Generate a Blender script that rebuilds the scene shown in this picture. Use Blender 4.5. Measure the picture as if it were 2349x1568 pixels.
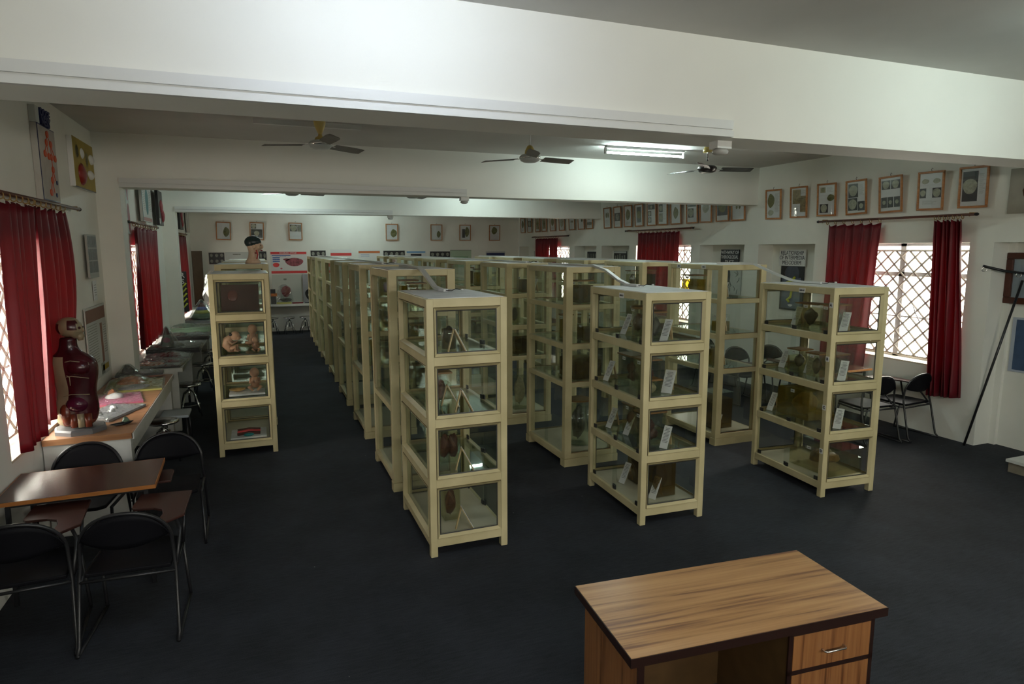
import bpy, math, random
from mathutils import Vector, Matrix
for o in list(bpy.data.objects): bpy.data.objects.remove(o)
S = bpy.context.scene
col = S.collection
PI = math.pi
R = math.radians

# ------------------------------------------------------------------ camera
cd = bpy.data.cameras.new('camera'); cam = bpy.data.objects.new('camera', cd); col.objects.link(cam)
YAW, PITCH, ROLL, FPX = 0.371409, 0.144341, -0.001954, 1475.70
fw = Vector((math.sin(YAW)*math.cos(PITCH), math.cos(YAW)*math.cos(PITCH), -math.sin(PITCH)))
rt = Vector((math.cos(YAW), -math.sin(YAW), 0)); up = rt.cross(fw)
r2 = math.cos(ROLL)*rt + math.sin(ROLL)*up; u2 = -math.sin(ROLL)*rt + math.cos(ROLL)*up
M3 = Matrix((r2, u2, -fw)).transposed()
cam.matrix_world = Matrix.Translation((0, 0, 2.4)) @ M3.to_4x4()
cd.sensor_width = 36; cd.lens = FPX/2349*36; cd.clip_start = 0.05; cd.clip_end = 200
S.camera = cam
# ------------------------------------------------------------------ world, exposure, daylight portals
W = bpy.data.worlds.new('world'); S.world = W; W.use_nodes = True
wn = W.node_tree.nodes; wl = W.node_tree.links
bg = wn['Background']
tc = wn.new('ShaderNodeTexCoord'); sp = wn.new('ShaderNodeSeparateXYZ'); cr = wn.new('ShaderNodeValToRGB')
wl.new(tc.outputs['Generated'], sp.inputs[0]); wl.new(sp.outputs['Z'], cr.inputs[0]); wl.new(cr.outputs[0], bg.inputs['Color'])
cr.color_ramp.elements[0].position = 0.0; cr.color_ramp.elements[0].color = (0.62, 0.58, 0.50, 1)
cr.color_ramp.elements[1].position = 0.30; cr.color_ramp.elements[1].color = (1.0, 0.97, 0.88, 1)
bg.inputs['Strength'].default_value = 26.0
S.view_settings.view_transform = 'Standard'; S.view_settings.look = 'None'
S.view_settings.exposure = 0.2; S.view_settings.gamma = 1.0; S.view_settings.use_curve_mapping = False
S.cycles.transparent_max_bounces = 40; S.cycles.max_bounces = 10; S.cycles.diffuse_bounces = 7
S.cycles.glossy_bounces = 3; S.cycles.transmission_bounces = 4
S.cycles.sample_clamp_indirect = 6.0
S.cycles.caustics_reflective = False; S.cycles.caustics_refractive = False
def portal(x, y0, y1, sgn):
    l = bpy.data.lights.new('window_portal', 'AREA'); l.shape = 'RECTANGLE'; l.size = 1.6; l.size_y = y1-y0
    l.cycles.is_portal = True
    o = bpy.data.objects.new('window_portal', l); col.objects.link(o)
    o.location = (x, (y0+y1)/2, 1.67); o.rotation_euler = (0, sgn*PI/2, 0)
RW = [(5.33, 7.39), (10.78, 12.8), (16.22, 18.3)]
LW = [(5.5, 7.45), (10.96, 12.9), (16.4, 18.3)]
for a, b in RW: portal(8.36, a, b, 1)
for a, b in LW: portal(-2.08, a, b, -1)
ADDED_VENTS = [(-1.0, 2.0), (3.0, 6.0)]  # unseen high openings added behind the camera to brighten camera-facing surfaces
for a, b in ADDED_VENTS:
    l = bpy.data.lights.new('window_portal', 'AREA'); l.shape = 'RECTANGLE'; l.size = b-a; l.size_y = 0.38; l.cycles.is_portal = True
    o = bpy.data.objects.new('window_portal', l); col.objects.link(o); o.location = ((a+b)/2, -2.12, 2.64); o.rotation_euler = (-PI/2, 0, PI)

# ------------------------------------------------------------------ materials
MT = {}
def nt(name):
    m = bpy.data.materials.new(name); m.use_nodes = True
    n = m.node_tree.nodes; l = m.node_tree.links
    return m, n, l, n['Principled BSDF']
def mat(name, c, rough=0.6, metal=0.0, var=0.0, scale=8.0, bump=0.0, spec=0.5, dirt=None, stretch=None, detail=3):
    if name in MT: return MT[name]
    m, n, l, p = nt(name)
    p.inputs['Base Color'].default_value = (*c, 1); p.inputs['Roughness'].default_value = rough
    p.inputs['Metallic'].default_value = metal; p.inputs['Specular IOR Level'].default_value = spec
    if var or bump or dirt:
        t = n.new('ShaderNodeTexCoord'); mp = n.new('ShaderNodeMapping'); ns = n.new('ShaderNodeTexNoise')
        l.new(t.outputs['Object'], mp.inputs[0]); l.new(mp.outputs[0], ns.inputs['Vector'])
        if stretch: mp.inputs['Scale'].default_value = stretch
        ns.inputs['Scale'].default_value = scale; ns.inputs['Detail'].default_value = detail
        if var or dirt:
            r = n.new('ShaderNodeValToRGB'); l.new(ns.outputs['Fac'], r.inputs[0])
            d = dirt or tuple(max(0, x*(1-var)) for x in c)
            r.color_ramp.elements[0].position = 0.35; r.color_ramp.elements[0].color = (*d, 1)
            r.color_ramp.elements[1].position = 0.65; r.color_ramp.elements[1].color = (*[min(1, x*(1+var*0.5)) for x in c], 1)
            l.new(r.outputs[0], p.inputs['Base Color'])
        if bump:
            b = n.new('ShaderNodeBump'); b.inputs['Strength'].default_value = bump; b.inputs['Distance'].default_value = 0.01
            l.new(ns.outputs['Fac'], b.inputs['Height']); l.new(b.outputs[0], p.inputs['Normal'])
    MT[name] = m; return m
def glass_mat(name, tint, f0=0.045, f1=0.55, rough=0.0, diff=0.0, dcol=(0.5, 0.5, 0.5)):
    m = bpy.data.materials.new(name); m.use_nodes = True
    n = m.node_tree.nodes; l = m.node_tree.links
    for x in list(n): n.remove(x)
    out = n.new('ShaderNodeOutputMaterial'); mx = n.new('ShaderNodeMixShader'); tr = n.new('ShaderNodeBsdfTransparent'); gl = n.new('ShaderNodeBsdfGlossy')
    tr.inputs[0].default_value = (*tint, 1); gl.inputs['Roughness'].default_value = rough; gl.inputs[0].default_value = (0.92, 1.0, 0.96, 1)
    lw = n.new('ShaderNodeLayerWeight'); lw.inputs[0].default_value = 0.5
    pw = n.new('ShaderNodeMath'); pw.operation = 'POWER'; pw.inputs[1].default_value = 4.0
    ma = n.new('ShaderNodeMath'); ma.operation = 'MULTIPLY_ADD'; ma.inputs[1].default_value = f1; ma.inputs[2].default_value = f0
    l.new(lw.outputs['Facing'], pw.inputs[0]); l.new(pw.outputs[0], ma.inputs[0]); l.new(ma.outputs[0], mx.inputs[0])
    if diff:
        df = n.new('ShaderNodeBsdfDiffuse'); df.inputs[0].default_value = (*dcol, 1)
        m2 = n.new('ShaderNodeMixShader'); m2.inputs[0].default_value = diff
        l.new(tr.outputs[0], m2.inputs[1]); l.new(df.outputs[0], m2.inputs[2]); l.new(m2.outputs[0], mx.inputs[1])
    else: l.new(tr.outputs[0], mx.inputs[1])
    l.new(gl.outputs[0], mx.inputs[2]); l.new(mx.outputs[0], out.inputs[0]); MT[name] = m; return m
def emit(name, c, s):
    m = bpy.data.materials.new(name); m.use_nodes = True
    n = m.node_tree.nodes; l = m.node_tree.links
    for x in list(n): n.remove(x)
    out = n.new('ShaderNodeOutputMaterial'); e = n.new('ShaderNodeEmission'); e.inputs[0].default_value = (*c, 1); e.inputs[1].default_value = s
    l.new(e.outputs[0], out.inputs[0]); MT[name] = m; return m
WALL = mat('cream_wall_paint', (0.80, 0.80, 0.74), 0.75, var=0.05, scale=1.3, bump=0.03)
CEIL = mat('grey_white_ceiling_paint', (0.56, 0.555, 0.53), 0.85, var=0.09, scale=0.9)
BEAM = mat('white_beam_paint', (0.80, 0.80, 0.75), 0.7, var=0.04, scale=1.0)
def floor_mat():
    m, n, l, p = nt('dark_blue_grey_carpet'); t = n.new('ShaderNodeTexCoord')
    a = n.new('ShaderNodeTexNoise'); a.inputs['Scale'].default_value = 160; a.inputs['Detail'].default_value = 2
    b = n.new('ShaderNodeTexNoise'); b.inputs['Scale'].default_value = 2.2; b.inputs['Detail'].default_value = 5
    mp = n.new('ShaderNodeMapping'); mp.inputs['Scale'].default_value = (1, 7, 1)
    c = n.new('ShaderNodeTexNoise'); c.inputs['Scale'].default_value = 9; c.inputs['Detail'].default_value = 4
    l.new(t.outputs['Object'], a.inputs['Vector']); l.new(t.outputs['Object'], b.inputs['Vector']); l.new(t.outputs['Object'], mp.inputs[0]); l.new(mp.outputs[0], c.inputs['Vector'])
    s1 = n.new('ShaderNodeMath'); s1.operation = 'ADD'; s2 = n.new('ShaderNodeMath'); s2.operation = 'ADD'
    l.new(a.outputs['Fac'], s1.inputs[0]); l.new(b.outputs['Fac'], s1.inputs[1]); l.new(s1.outputs[0], s2.inputs[0]); l.new(c.outputs['Fac'], s2.inputs[1])
    dv = n.new('ShaderNodeMath'); dv.operation = 'DIVIDE'; dv.inputs[1].default_value = 3; l.new(s2.outputs[0], dv.inputs[0])
    r = n.new('ShaderNodeValToRGB'); r.color_ramp.elements[0].position = 0.36; r.color_ramp.elements[0].color = (0.012, 0.013, 0.0155, 1)
    r.color_ramp.elements[1].position = 0.64; r.color_ramp.elements[1].color = (0.033, 0.037, 0.047, 1)
    l.new(dv.outputs[0], r.inputs[0])
    v = n.new('ShaderNodeTexVoronoi'); v.inputs['Scale'].default_value = 3.2; l.new(t.outputs['Object'], v.inputs['Vector'])
    lt = n.new('ShaderNodeMath'); lt.operation = 'LESS_THAN'; lt.inputs[1].default_value = 0.018; l.new(v.outputs['Distance'], lt.inputs[0])
    mx = n.new('ShaderNodeMix'); mx.data_type = 'RGBA'; l.new(lt.outputs[0], mx.inputs['Factor']); l.new(r.outputs[0], mx.inputs['A']); mx.inputs['B'].default_value = (0.2, 0.2, 0.19, 1)
    l.new(mx.outputs['Result'], p.inputs['Base Color'])
    p.inputs['Roughness'].default_value = 0.85; p.inputs['Specular IOR Level'].default_value = 0.25
    bp = n.new('ShaderNodeBump'); bp.inputs['Strength'].default_value = 0.4; bp.inputs['Distance'].default_value = 0.004; l.new(a.outputs['Fac'], bp.inputs['Height']); l.new(bp.outputs[0], p.inputs['Normal'])
    return m
FLOOR = floor_mat()
CREAM = mat('cream_yellow_case_paint', (0.60, 0.52, 0.30), 0.45, var=0.07, scale=3.0, dirt=(0.50, 0.43, 0.235), bump=0.02)
CREAMW = mat('orange_edge_varnish', (0.32, 0.16, 0.06), 0.5, var=0.2, scale=9)
SHELFW = mat('cream_case_floor', (0.56, 0.52, 0.38), 0.4, var=0.08, scale=3)
TOPG = mat('grey_laminate', (0.74, 0.74, 0.72), 0.55, var=0.1, scale=14)
GASK = mat('dark_gasket', (0.03, 0.03, 0.025), 0.5)
BLACK = mat('black_metal', (0.012, 0.012, 0.014), 0.35)
BLKF = mat('black_rexine', (0.005, 0.005, 0.007), 0.62, bump=0.05, scale=60, spec=0.12)
CHROME = mat('chrome', (0.75, 0.75, 0.75), 0.15, 1.0)
STEEL = mat('grey_painted_steel', (0.25, 0.25, 0.24), 0.5, var=0.1)
WHITE = mat('white_card', (0.72, 0.72, 0.70), 0.6)
PAPER = mat('grey_white_paper', (0.55, 0.57, 0.55), 0.6)
INK = mat('dark_ink', (0.03, 0.03, 0.04), 0.7)
WOODF = mat('brown_frame_wood', (0.42, 0.175, 0.055), 0.45, var=0.25, scale=14, stretch=(1, 1, 4))
ROD = mat('dark_rod_wood', (0.09, 0.03, 0.018), 0.4)
RING = mat('brass_wood_ring', (0.30, 0.19, 0.06), 0.4)
PINE = mat('pale_stand_wood', (0.52, 0.38, 0.19), 0.5, var=0.1, scale=20)
PLAST = mat('white_plastic', (0.66, 0.67, 0.66), 0.4)
FANY = mat('cream_yellow_fan_enamel', (0.58, 0.44, 0.13), 0.3)
FANW = mat('grey_white_fan_enamel', (0.48, 0.50, 0.49), 0.3)
FANB = mat('brown_grey_blade', (0.20, 0.185, 0.17), 0.45, var=0.1)
FANK = mat('dark_brown_fan_enamel', (0.025, 0.018, 0.018), 0.25)
COUNT = mat('white_counter_laminate', (0.62, 0.63, 0.60), 0.45, var=0.05)
BLUEM = mat('blue_print', (0.05, 0.13, 0.38), 0.6, var=0.2, scale=20)
REDM = mat('red_print', (0.62, 0.06, 0.06), 0.6)
GLASS = glass_mat('clear_case_glass', (0.965, 0.978, 0.968), 0.03, 0.4)
SHGL = glass_mat('shelf_glass', (0.84, 0.88, 0.85), 0.10, 0.6, 0.02)
WGLASS = glass_mat('window_glass', (0.98, 0.98, 0.97))
PGLASS = glass_mat('picture_glass', (0.97, 0.97, 0.97), 0.035, 0.3)
JARG = glass_mat('jar_glass', (0.955, 0.97, 0.96), 0.07, 0.5)
WRAP = glass_mat('clear_plastic_wrap', (0.88, 0.89, 0.90), 0.16, 0.5, 0.13, 0.04, (0.6, 0.6, 0.62))
TUBE = emit('lit_fluorescent_tube', (0.80, 1.0, 0.95), 125.0)
TUBEC = emit('cool_fluorescent_tube', (0.84, 0.96, 1.12), 88.0)
def grain(name, c1, c2, c3, ax=0, rough=0.3, sc=1.0):
    m, n, l, p = nt(name); t = n.new('ShaderNodeTexCoord'); mp = n.new('ShaderNodeMapping'); s = [22*sc, 22*sc, 22*sc]; s[ax] = 0.9*sc
    mp.inputs['Scale'].default_value = s; ns = n.new('ShaderNodeTexNoise'); ns.inputs['Scale'].default_value = 1.0; ns.inputs['Detail'].default_value = 6; ns.inputs['Distortion'].default_value = 0.8
    m2 = n.new('ShaderNodeMapping'); s = [70*sc, 70*sc, 70*sc]; s[ax] = 2*sc; m2.inputs['Scale'].default_value = s; n2 = n.new('ShaderNodeTexNoise'); n2.inputs['Scale'].default_value = 1; n2.inputs['Detail'].default_value = 3
    l.new(t.outputs['Object'], mp.inputs[0]); l.new(mp.outputs[0], ns.inputs['Vector']); l.new(t.outputs['Object'], m2.inputs[0]); l.new(m2.outputs[0], n2.inputs['Vector'])
    a = n.new('ShaderNodeMath'); a.operation = 'MULTIPLY_ADD'; a.inputs[1].default_value = 0.35; l.new(n2.outputs['Fac'], a.inputs[0])
    b = n.new('ShaderNodeMath'); b.operation = 'MULTIPLY'; b.inputs[1].default_value = 0.65; l.new(ns.outputs['Fac'], b.inputs[0]); l.new(b.outputs[0], a.inputs[2])
    r = n.new('ShaderNodeValToRGB'); e = r.color_ramp.elements; e[0].position = 0.36; e[0].color = (*c1, 1); e[1].position = 0.62; e[1].color = (*c3, 1)
    x = e.new(0.47); x.color = (*c2, 1); l.new(a.outputs[0], r.inputs[0]); l.new(r.outputs[0], p.inputs['Base Color']); p.inputs['Roughness'].default_value = rough
    MT[name] = m; return m
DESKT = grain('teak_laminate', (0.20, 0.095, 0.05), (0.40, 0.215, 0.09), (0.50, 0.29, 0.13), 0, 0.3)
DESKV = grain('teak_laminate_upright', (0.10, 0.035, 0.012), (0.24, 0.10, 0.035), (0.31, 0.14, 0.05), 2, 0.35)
DESKE = mat('dark_lipping', (0.018, 0.006, 0.004), 0.4)
DESKI = mat('dark_inner_panel', (0.10, 0.055, 0.02), 0.5, var=0.2)
TABT = grain('red_brown_laminate', (0.030, 0.010, 0.006), (0.045, 0.014, 0.008), (0.062, 0.020, 0.010), 0, 0.25, 0.8)
TABE = mat('orange_brown_edge', (0.35, 0.13, 0.03), 0.4)
TABL = mat('maroon_tablet_laminate', (0.045, 0.013, 0.009), 0.4, var=0.1)
CTOP = grain('orange_brown_counter_laminate', (0.25, 0.11, 0.05), (0.33, 0.16, 0.075), (0.38, 0.19, 0.09), 0, 0.35, 0.6)
def curtain_mat():
    m, n, l, p = nt('deep_red_curtain_cloth')
    out = [x for x in n if x.type == 'OUTPUT_MATERIAL'][0]
    t = n.new('ShaderNodeTexCoord'); ns = n.new('ShaderNodeTexNoise'); ns.inputs['Scale'].default_value = 3; l.new(t.outputs['Object'], ns.inputs['Vector'])
    r = n.new('ShaderNodeValToRGB'); r.color_ramp.elements[0].color = (0.11, 0.002, 0.008, 1); r.color_ramp.elements[1].color = (0.17, 0.003, 0.012, 1); l.new(ns.outputs['Fac'], r.inputs[0])
    l.new(r.outputs[0], p.inputs['Base Color']); p.inputs['Roughness'].default_value = 0.55
    tl = n.new('ShaderNodeBsdfTranslucent'); tl.inputs[0].default_value = (0.50, 0.008, 0.015, 1)
    mx = n.new('ShaderNodeMixShader'); mx.inputs[0].default_value = 0.17
    l.new(p.outputs[0], mx.inputs[1]); l.new(tl.outputs[0], mx.inputs[2]); l.new(mx.outputs[0], out.inputs[0])
    return m
CURT = curtain_mat()

# ------------------------------------------------------------------ mesh helpers
class MB:
    def __init__(s): s.v = []; s.f = []; s.m = []
    def quad(s, pts, m=0):
        b = len(s.v); s.v += [tuple(p) for p in pts]; s.f.append(tuple(range(b, b+len(pts)))); s.m.append(m); return s
    def box(s, x0, x1, y0, y1, z0, z1, m=0):
        b = len(s.v); s.v += [(x, y, z) for z in (z0, z1) for y in (y0, y1) for x in (x0, x1)]
        for f in ((0, 2, 3, 1), (4, 5, 7, 6), (0, 1, 5, 4), (2, 6, 7, 3), (0, 4, 6, 2), (1, 3, 7, 5)): s.f.append(tuple(b+i for i in f)); s.m.append(m)
        return s
    def tube(s, path, r, n=8, m=0, closed=False, sq=None):
        path = [Vector(p) for p in path]; N = len(path); b0 = len(s.v)
        rr = r if isinstance(r, (list, tuple)) else [r]*N
        u = None
        for i, p in enumerate(path):
            if closed: t = path[(i+1) % N]-path[i-1]
            else: t = path[min(i+1, N-1)]-path[max(i-1, 0)]
            t.normalize()
            if u is None: u = t.orthogonal() if not sq else (Vector((0, 0, 1)).cross(t) if abs(t.z) < 0.99 else Vector((1, 0, 0)))
            u = (u-t*u.dot(t)).normalized(); w = t.cross(u)
            if sq:
                a, c = sq; pts = [u*a+w*c, -u*a+w*c, -u*a-w*c, u*a-w*c]
                for q in pts: s.v.append(tuple(p+q))
            else:
                for k in range(n): s.v.append(tuple(p+rr[i]*(math.cos(2*PI*k/n)*u+math.sin(2*PI*k/n)*w)))
        n = 4 if sq else n
        for i in range(N if closed else N-1):
            for k in range(n):
                a = b0+i*n+k; b = b0+i*n+(k+1) % n; c = b0+((i+1) % N)*n+(k+1) % n; d = b0+((i+1) % N)*n+k
                s.f.append((a, b, c, d)); s.m.append(m)
        if not closed:
            s.f.append(tuple(b0+k for k in range(n))[::-1]); s.m.append(m); s.f.append(tuple(b0+(N-1)*n+k for k in range(n))); s.m.append(m)
        return s
    def lathe(s, prof, cx=0, cy=0, n=20, m=0, sx=1, sy=1):
        b0 = len(s.v)
        for r, z in prof:
            for k in range(n): s.v.append((cx+sx*r*math.cos(2*PI*k/n), cy+sy*r*math.sin(2*PI*k/n), z))
        for i in range(len(prof)-1):
            for k in range(n): s.f.append((b0+i*n+k, b0+i*n+(k+1) % n, b0+(i+1)*n+(k+1) % n, b0+(i+1)*n+k)); s.m.append(m)
        s.f.append(tuple(b0+k for k in range(n))[::-1]); s.m.append(m); s.f.append(tuple(b0+(len(prof)-1)*n+k for k in range(n))); s.m.append(m)
        return s
    def prism(s, poly, z0, z1, m=0, axis='z'):
        def P(a, b, c): return (a, b, c) if axis == 'z' else ((a, c, b) if axis == 'y' else (c, a, b))
        b = len(s.v); n = len(poly)
        for z in (z0, z1): s.v += [P(x, y, z) for x, y in poly]
        s.f.append(tuple(b+i for i in range(n))[::-1]); s.f.append(tuple(b+n+i for i in range(n))); s.m += [m, m]
        for i in range(n): s.f.append((b+i, b+(i+1) % n, b+n+(i+1) % n, b+n+i)); s.m.append(m)
        return s
    def blob(s, c, rad, m=0, seed=0, amp=0.0, n=14, k=9):
        rnd = random.Random(seed); ph = [rnd.uniform(0, 6.28) for _ in range(4)]; b0 = len(s.v)
        for i in range(k+1):
            th = PI*i/k
            for j in range(n):
                f = 2*PI*j/n; q = 1+amp*(math.sin(3*th+ph[0])*math.cos(2*f+ph[1])+0.6*math.sin(3*f+ph[2])*math.sin(5*th+ph[3]))
                s.v.append((c[0]+rad[0]*q*math.sin(th)*math.cos(f), c[1]+rad[1]*q*math.sin(th)*math.sin(f), c[2]+rad[2]*q*math.cos(th)))
        for i in range(k):
            for j in range(n): s.f.append((b0+i*n+j, b0+(i+1)*n+j, b0+(i+1)*n+(j+1) % n, b0+i*n+(j+1) % n)); s.m.append(m)
        return s
    def ring(s, rect, d0, inset, d1, axis, m=0):
        # sloped moulding between an outer rectangle at depth d0 and an inner one at depth d1
        a0, a1, b0, b1 = rect; i = inset
        O = [(a0, b0), (a1, b0), (a1, b1), (a0, b1)]; I = [(a0+i, b0+i), (a1-i, b0+i), (a1-i, b1-i), (a0+i, b1-i)]
        P = (lambda a, b, d: (a, d, b)) if axis == 'y' else (lambda a, b, d: (d, a, b))
        for k in range(4):
            j = (k+1) % 4
            s.quad([P(*O[k], d0), P(*O[j], d0), P(*I[j], d1), P(*I[k], d1)], m)
            s.quad([P(*O[k], d0), P(*O[j], d0), P(*O[j], d1), P(*O[k], d1)], m)
        return s
    def xf(s, M):
        s.v = [tuple(M @ Vector(p)) for p in s.v]; return s
    def build(s, name, mats, parent=None, smooth=False, loc=None, rz=0):
        me = bpy.data.meshes.new(name); me.from_pydata(s.v, [], s.f)
        mats = mats if isinstance(mats, (list, tuple)) else [mats]
        for m in mats: me.materials.append(m)
        if len(mats) > 1: me.polygons.foreach_set('material_index', s.m)
        if smooth: me.polygons.foreach_set('use_smooth', [True]*len(me.polygons))
        me.update()
        import bmesh
        b = bmesh.new(); b.from_mesh(me); bmesh.ops.recalc_face_normals(b, faces=b.faces); b.to_mesh(me); b.free()
        o = bpy.data.objects.new(name, me); col.objects.link(o)
        if parent: o.parent = parent
        if loc: o.location = loc
        if rz: o.rotation_euler = (0, 0, rz)
        return o
def bevel(o, w=0.004, seg=2):
    b = o.modifiers.new('bevel', 'BEVEL'); b.width = w; b.segments = seg; b.limit_method = 'ANGLE'; return o
def tag(o, label=None, cat=None, group=None, kind=None):
    if label: o['label'] = label
    if cat: o['category'] = cat
    if group: o['group'] = group
    if kind: o['kind'] = kind
    return o
def thing(name, label, cat, loc=(0, 0, 0), rz=0, group=None):
    o = bpy.data.objects.new(name, None); o.empty_display_size = 0.1; col.objects.link(o)
    o.location = loc; o.rotation_euler = (0, 0, rz); return tag(o, label, cat, group)
def struct(name, mb, m): return tag(mb.build(name, m), kind='structure')
KIDS = {}
def copy_tree(o, parent=None):
    c = o.copy(); col.objects.link(c)
    if parent: c.parent = parent
    for ch in [x for x in KIDS_ALL(o)]: copy_tree(ch, c)
    return c
def KIDS_ALL(o): return list(o.children)
def dup(o, label, loc, rz=None, group=None, cat=None):
    c = copy_tree(o); c.location = loc
    if rz is not None: c.rotation_euler = (0, 0, rz)
    c['label'] = label
    if group: c['group'] = group
    if cat: c['category'] = cat
    return c
def text(s, size, M, m, parent, name='lettering', ext=0.0008, sx=1.0, align='CENTER', bold=0.0, sp=1.0):
    # letters stand in the local plane x right, y up; M places them
    cu = bpy.data.curves.new('letters', 'FONT'); cu.body = s; cu.size = size; cu.extrude = ext; cu.align_x = align; cu.align_y = 'CENTER'; cu.offset = bold; cu.resolution_u = 2; cu.space_line = sp
    to = bpy.data.objects.new('letters', cu); col.objects.link(to); bpy.context.view_layer.update()
    me = bpy.data.meshes.new_from_object(to.evaluated_get(bpy.context.evaluated_depsgraph_get()))
    bpy.data.objects.remove(to); me.transform(Matrix.Diagonal((sx, 1, 1, 1))); me.transform(M); me.name = name
    me.materials.clear(); me.materials.append(m)
    o = bpy.data.objects.new(name, me); col.objects.link(o)
    if parent: o.parent = parent
    return o
# planes for lettering: facing -Y, facing -X (on the right wall), facing +X (on the left wall)
F_Y = Matrix(((1, 0, 0, 0), (0, 0, -1, 0), (0, 1, 0, 0), (0, 0, 0, 1)))
F_NX = Matrix(((0, 0, -1, 0), (-1, 0, 0, 0), (0, 1, 0, 0), (0, 0, 0, 1)))
F_PX = Matrix(((0, 0, 1, 0), (1, 0, 0, 0), (0, 1, 0, 0), (0, 0, 0, 1)))
def T(x, y, z): return Matrix.Translation((x, y, z))

# ------------------------------------------------------------------ setting
XL, XR, Y0, Y1, ZC = -1.75, 8.03, -1.9, 20.0, 3.75
struct('floor', MB().box(XL-0.3, XR+0.4, Y0-0.2, Y1+0.2, -0.1, 0), FLOOR)
struct('ceiling', MB().box(XL-0.3, XR+0.4, Y0-0.2, Y1+0.2, ZC, ZC+0.15), CEIL)
struct('wall_back', MB().box(XL-0.3, XR+0.4, Y1, Y1+0.2, 0, ZC), WALL)
w = MB().box(XL-0.3, XR+0.4, Y0-0.2, Y0, 0, 2.45).box(XL-0.3, XR+0.4, Y0-0.2, Y0, 2.83, ZC)  # strip between the boxes holds the added unseen openings
for a, b in ((XL-0.3, ADDED_VENTS[0][0]), (ADDED_VENTS[0][1], ADDED_VENTS[1][0]), (ADDED_VENTS[1][1], XR+0.4)): w.box(a, b, Y0-0.2, Y0, 2.45, 2.83)
struct('wall_front', w, WALL)
w = MB(); ND = 0.32
w.box(XR, XR+ND+0.12, Y0, Y1, 2.46, ZC); w.box(XR+ND, XR+ND+0.12, Y0, -0.1, 0, 2.46)
nich = [(2.4, 3.6), (4.0, 5.05), (7.68, 8.9), (9.25, 10.5), (13.1, 14.4), (14.68, 15.9), (18.65, 19.9)]
cuts = sorted([(a, b, 'w') for a, b in RW]+[(a, b, 'n') for a, b in nich]); y = Y0
for a, b, k in cuts:
    if a > y: w.box(XR, XR+ND+0.12, y, a, 0, 2.46)
    if k == 'w': w.box(XR, XR+ND+0.12, a, b, 0, 0.88)
    else: w.box(XR+ND, XR+ND+0.12, a, b, 0, 2.46)
    y = b
w.box(XR, XR+ND+0.12, y, Y1, 0, 2.46)
struct('wall_right', w, WALL)
w = MB(); w.box(XL-0.32, XL, Y0, Y1, 2.46, ZC); w.box(XL-0.32, XL, Y0, Y1, 0, 0.86); y = Y0
for a, b in LW: w.box(XL-0.32, XL, y, a, 0.86, 2.46); y = b
w.box(XL-0.32, XL, y, Y1, 0.86, 2.46)
for a, b in ((3.62, 4.0), (8.97, 9.3), (14.47, 14.8)): w.box(XL, XL+0.25, a, b, 0, 3.13)
struct('wall_left', w, WALL)
for i, (a, b) in enumerate(((3.62, 4.0), (8.97, 9.3), (14.47, 14.8), (-1.9, -1.6))):
    struct('beam_%d' % (i+1), MB().box(XL, XR, a, b, 3.13, ZC), BEAM)
# narrow plaster piping shaft in the near right recess
struct('trim_1', MB().box(XR+ND-0.05, XR+ND, 4.98, 5.05, 0, 2.46), WALL)
# cable trunking along the beam bottoms: two rails with a groove
def trunk(name, x0, x1, y, z):
    m = MB(); m.box(x0, x1, y-0.028, y, z+0.045, z+0.10); m.box(x0, x1, y-0.034, y, z-0.006, z+0.032); m.box(x0, x1, y-0.012, y, z+0.03, z+0.046)
    struct(name, m, PLAST)
trunk('trim_2', XL, 2.98, 3.62, 3.135); trunk('trim_3', XL+0.25, 2.8, 8.97, 3.135); trunk('trim_4', XL+0.25, 2.8, 14.47, 3.135)

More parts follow.
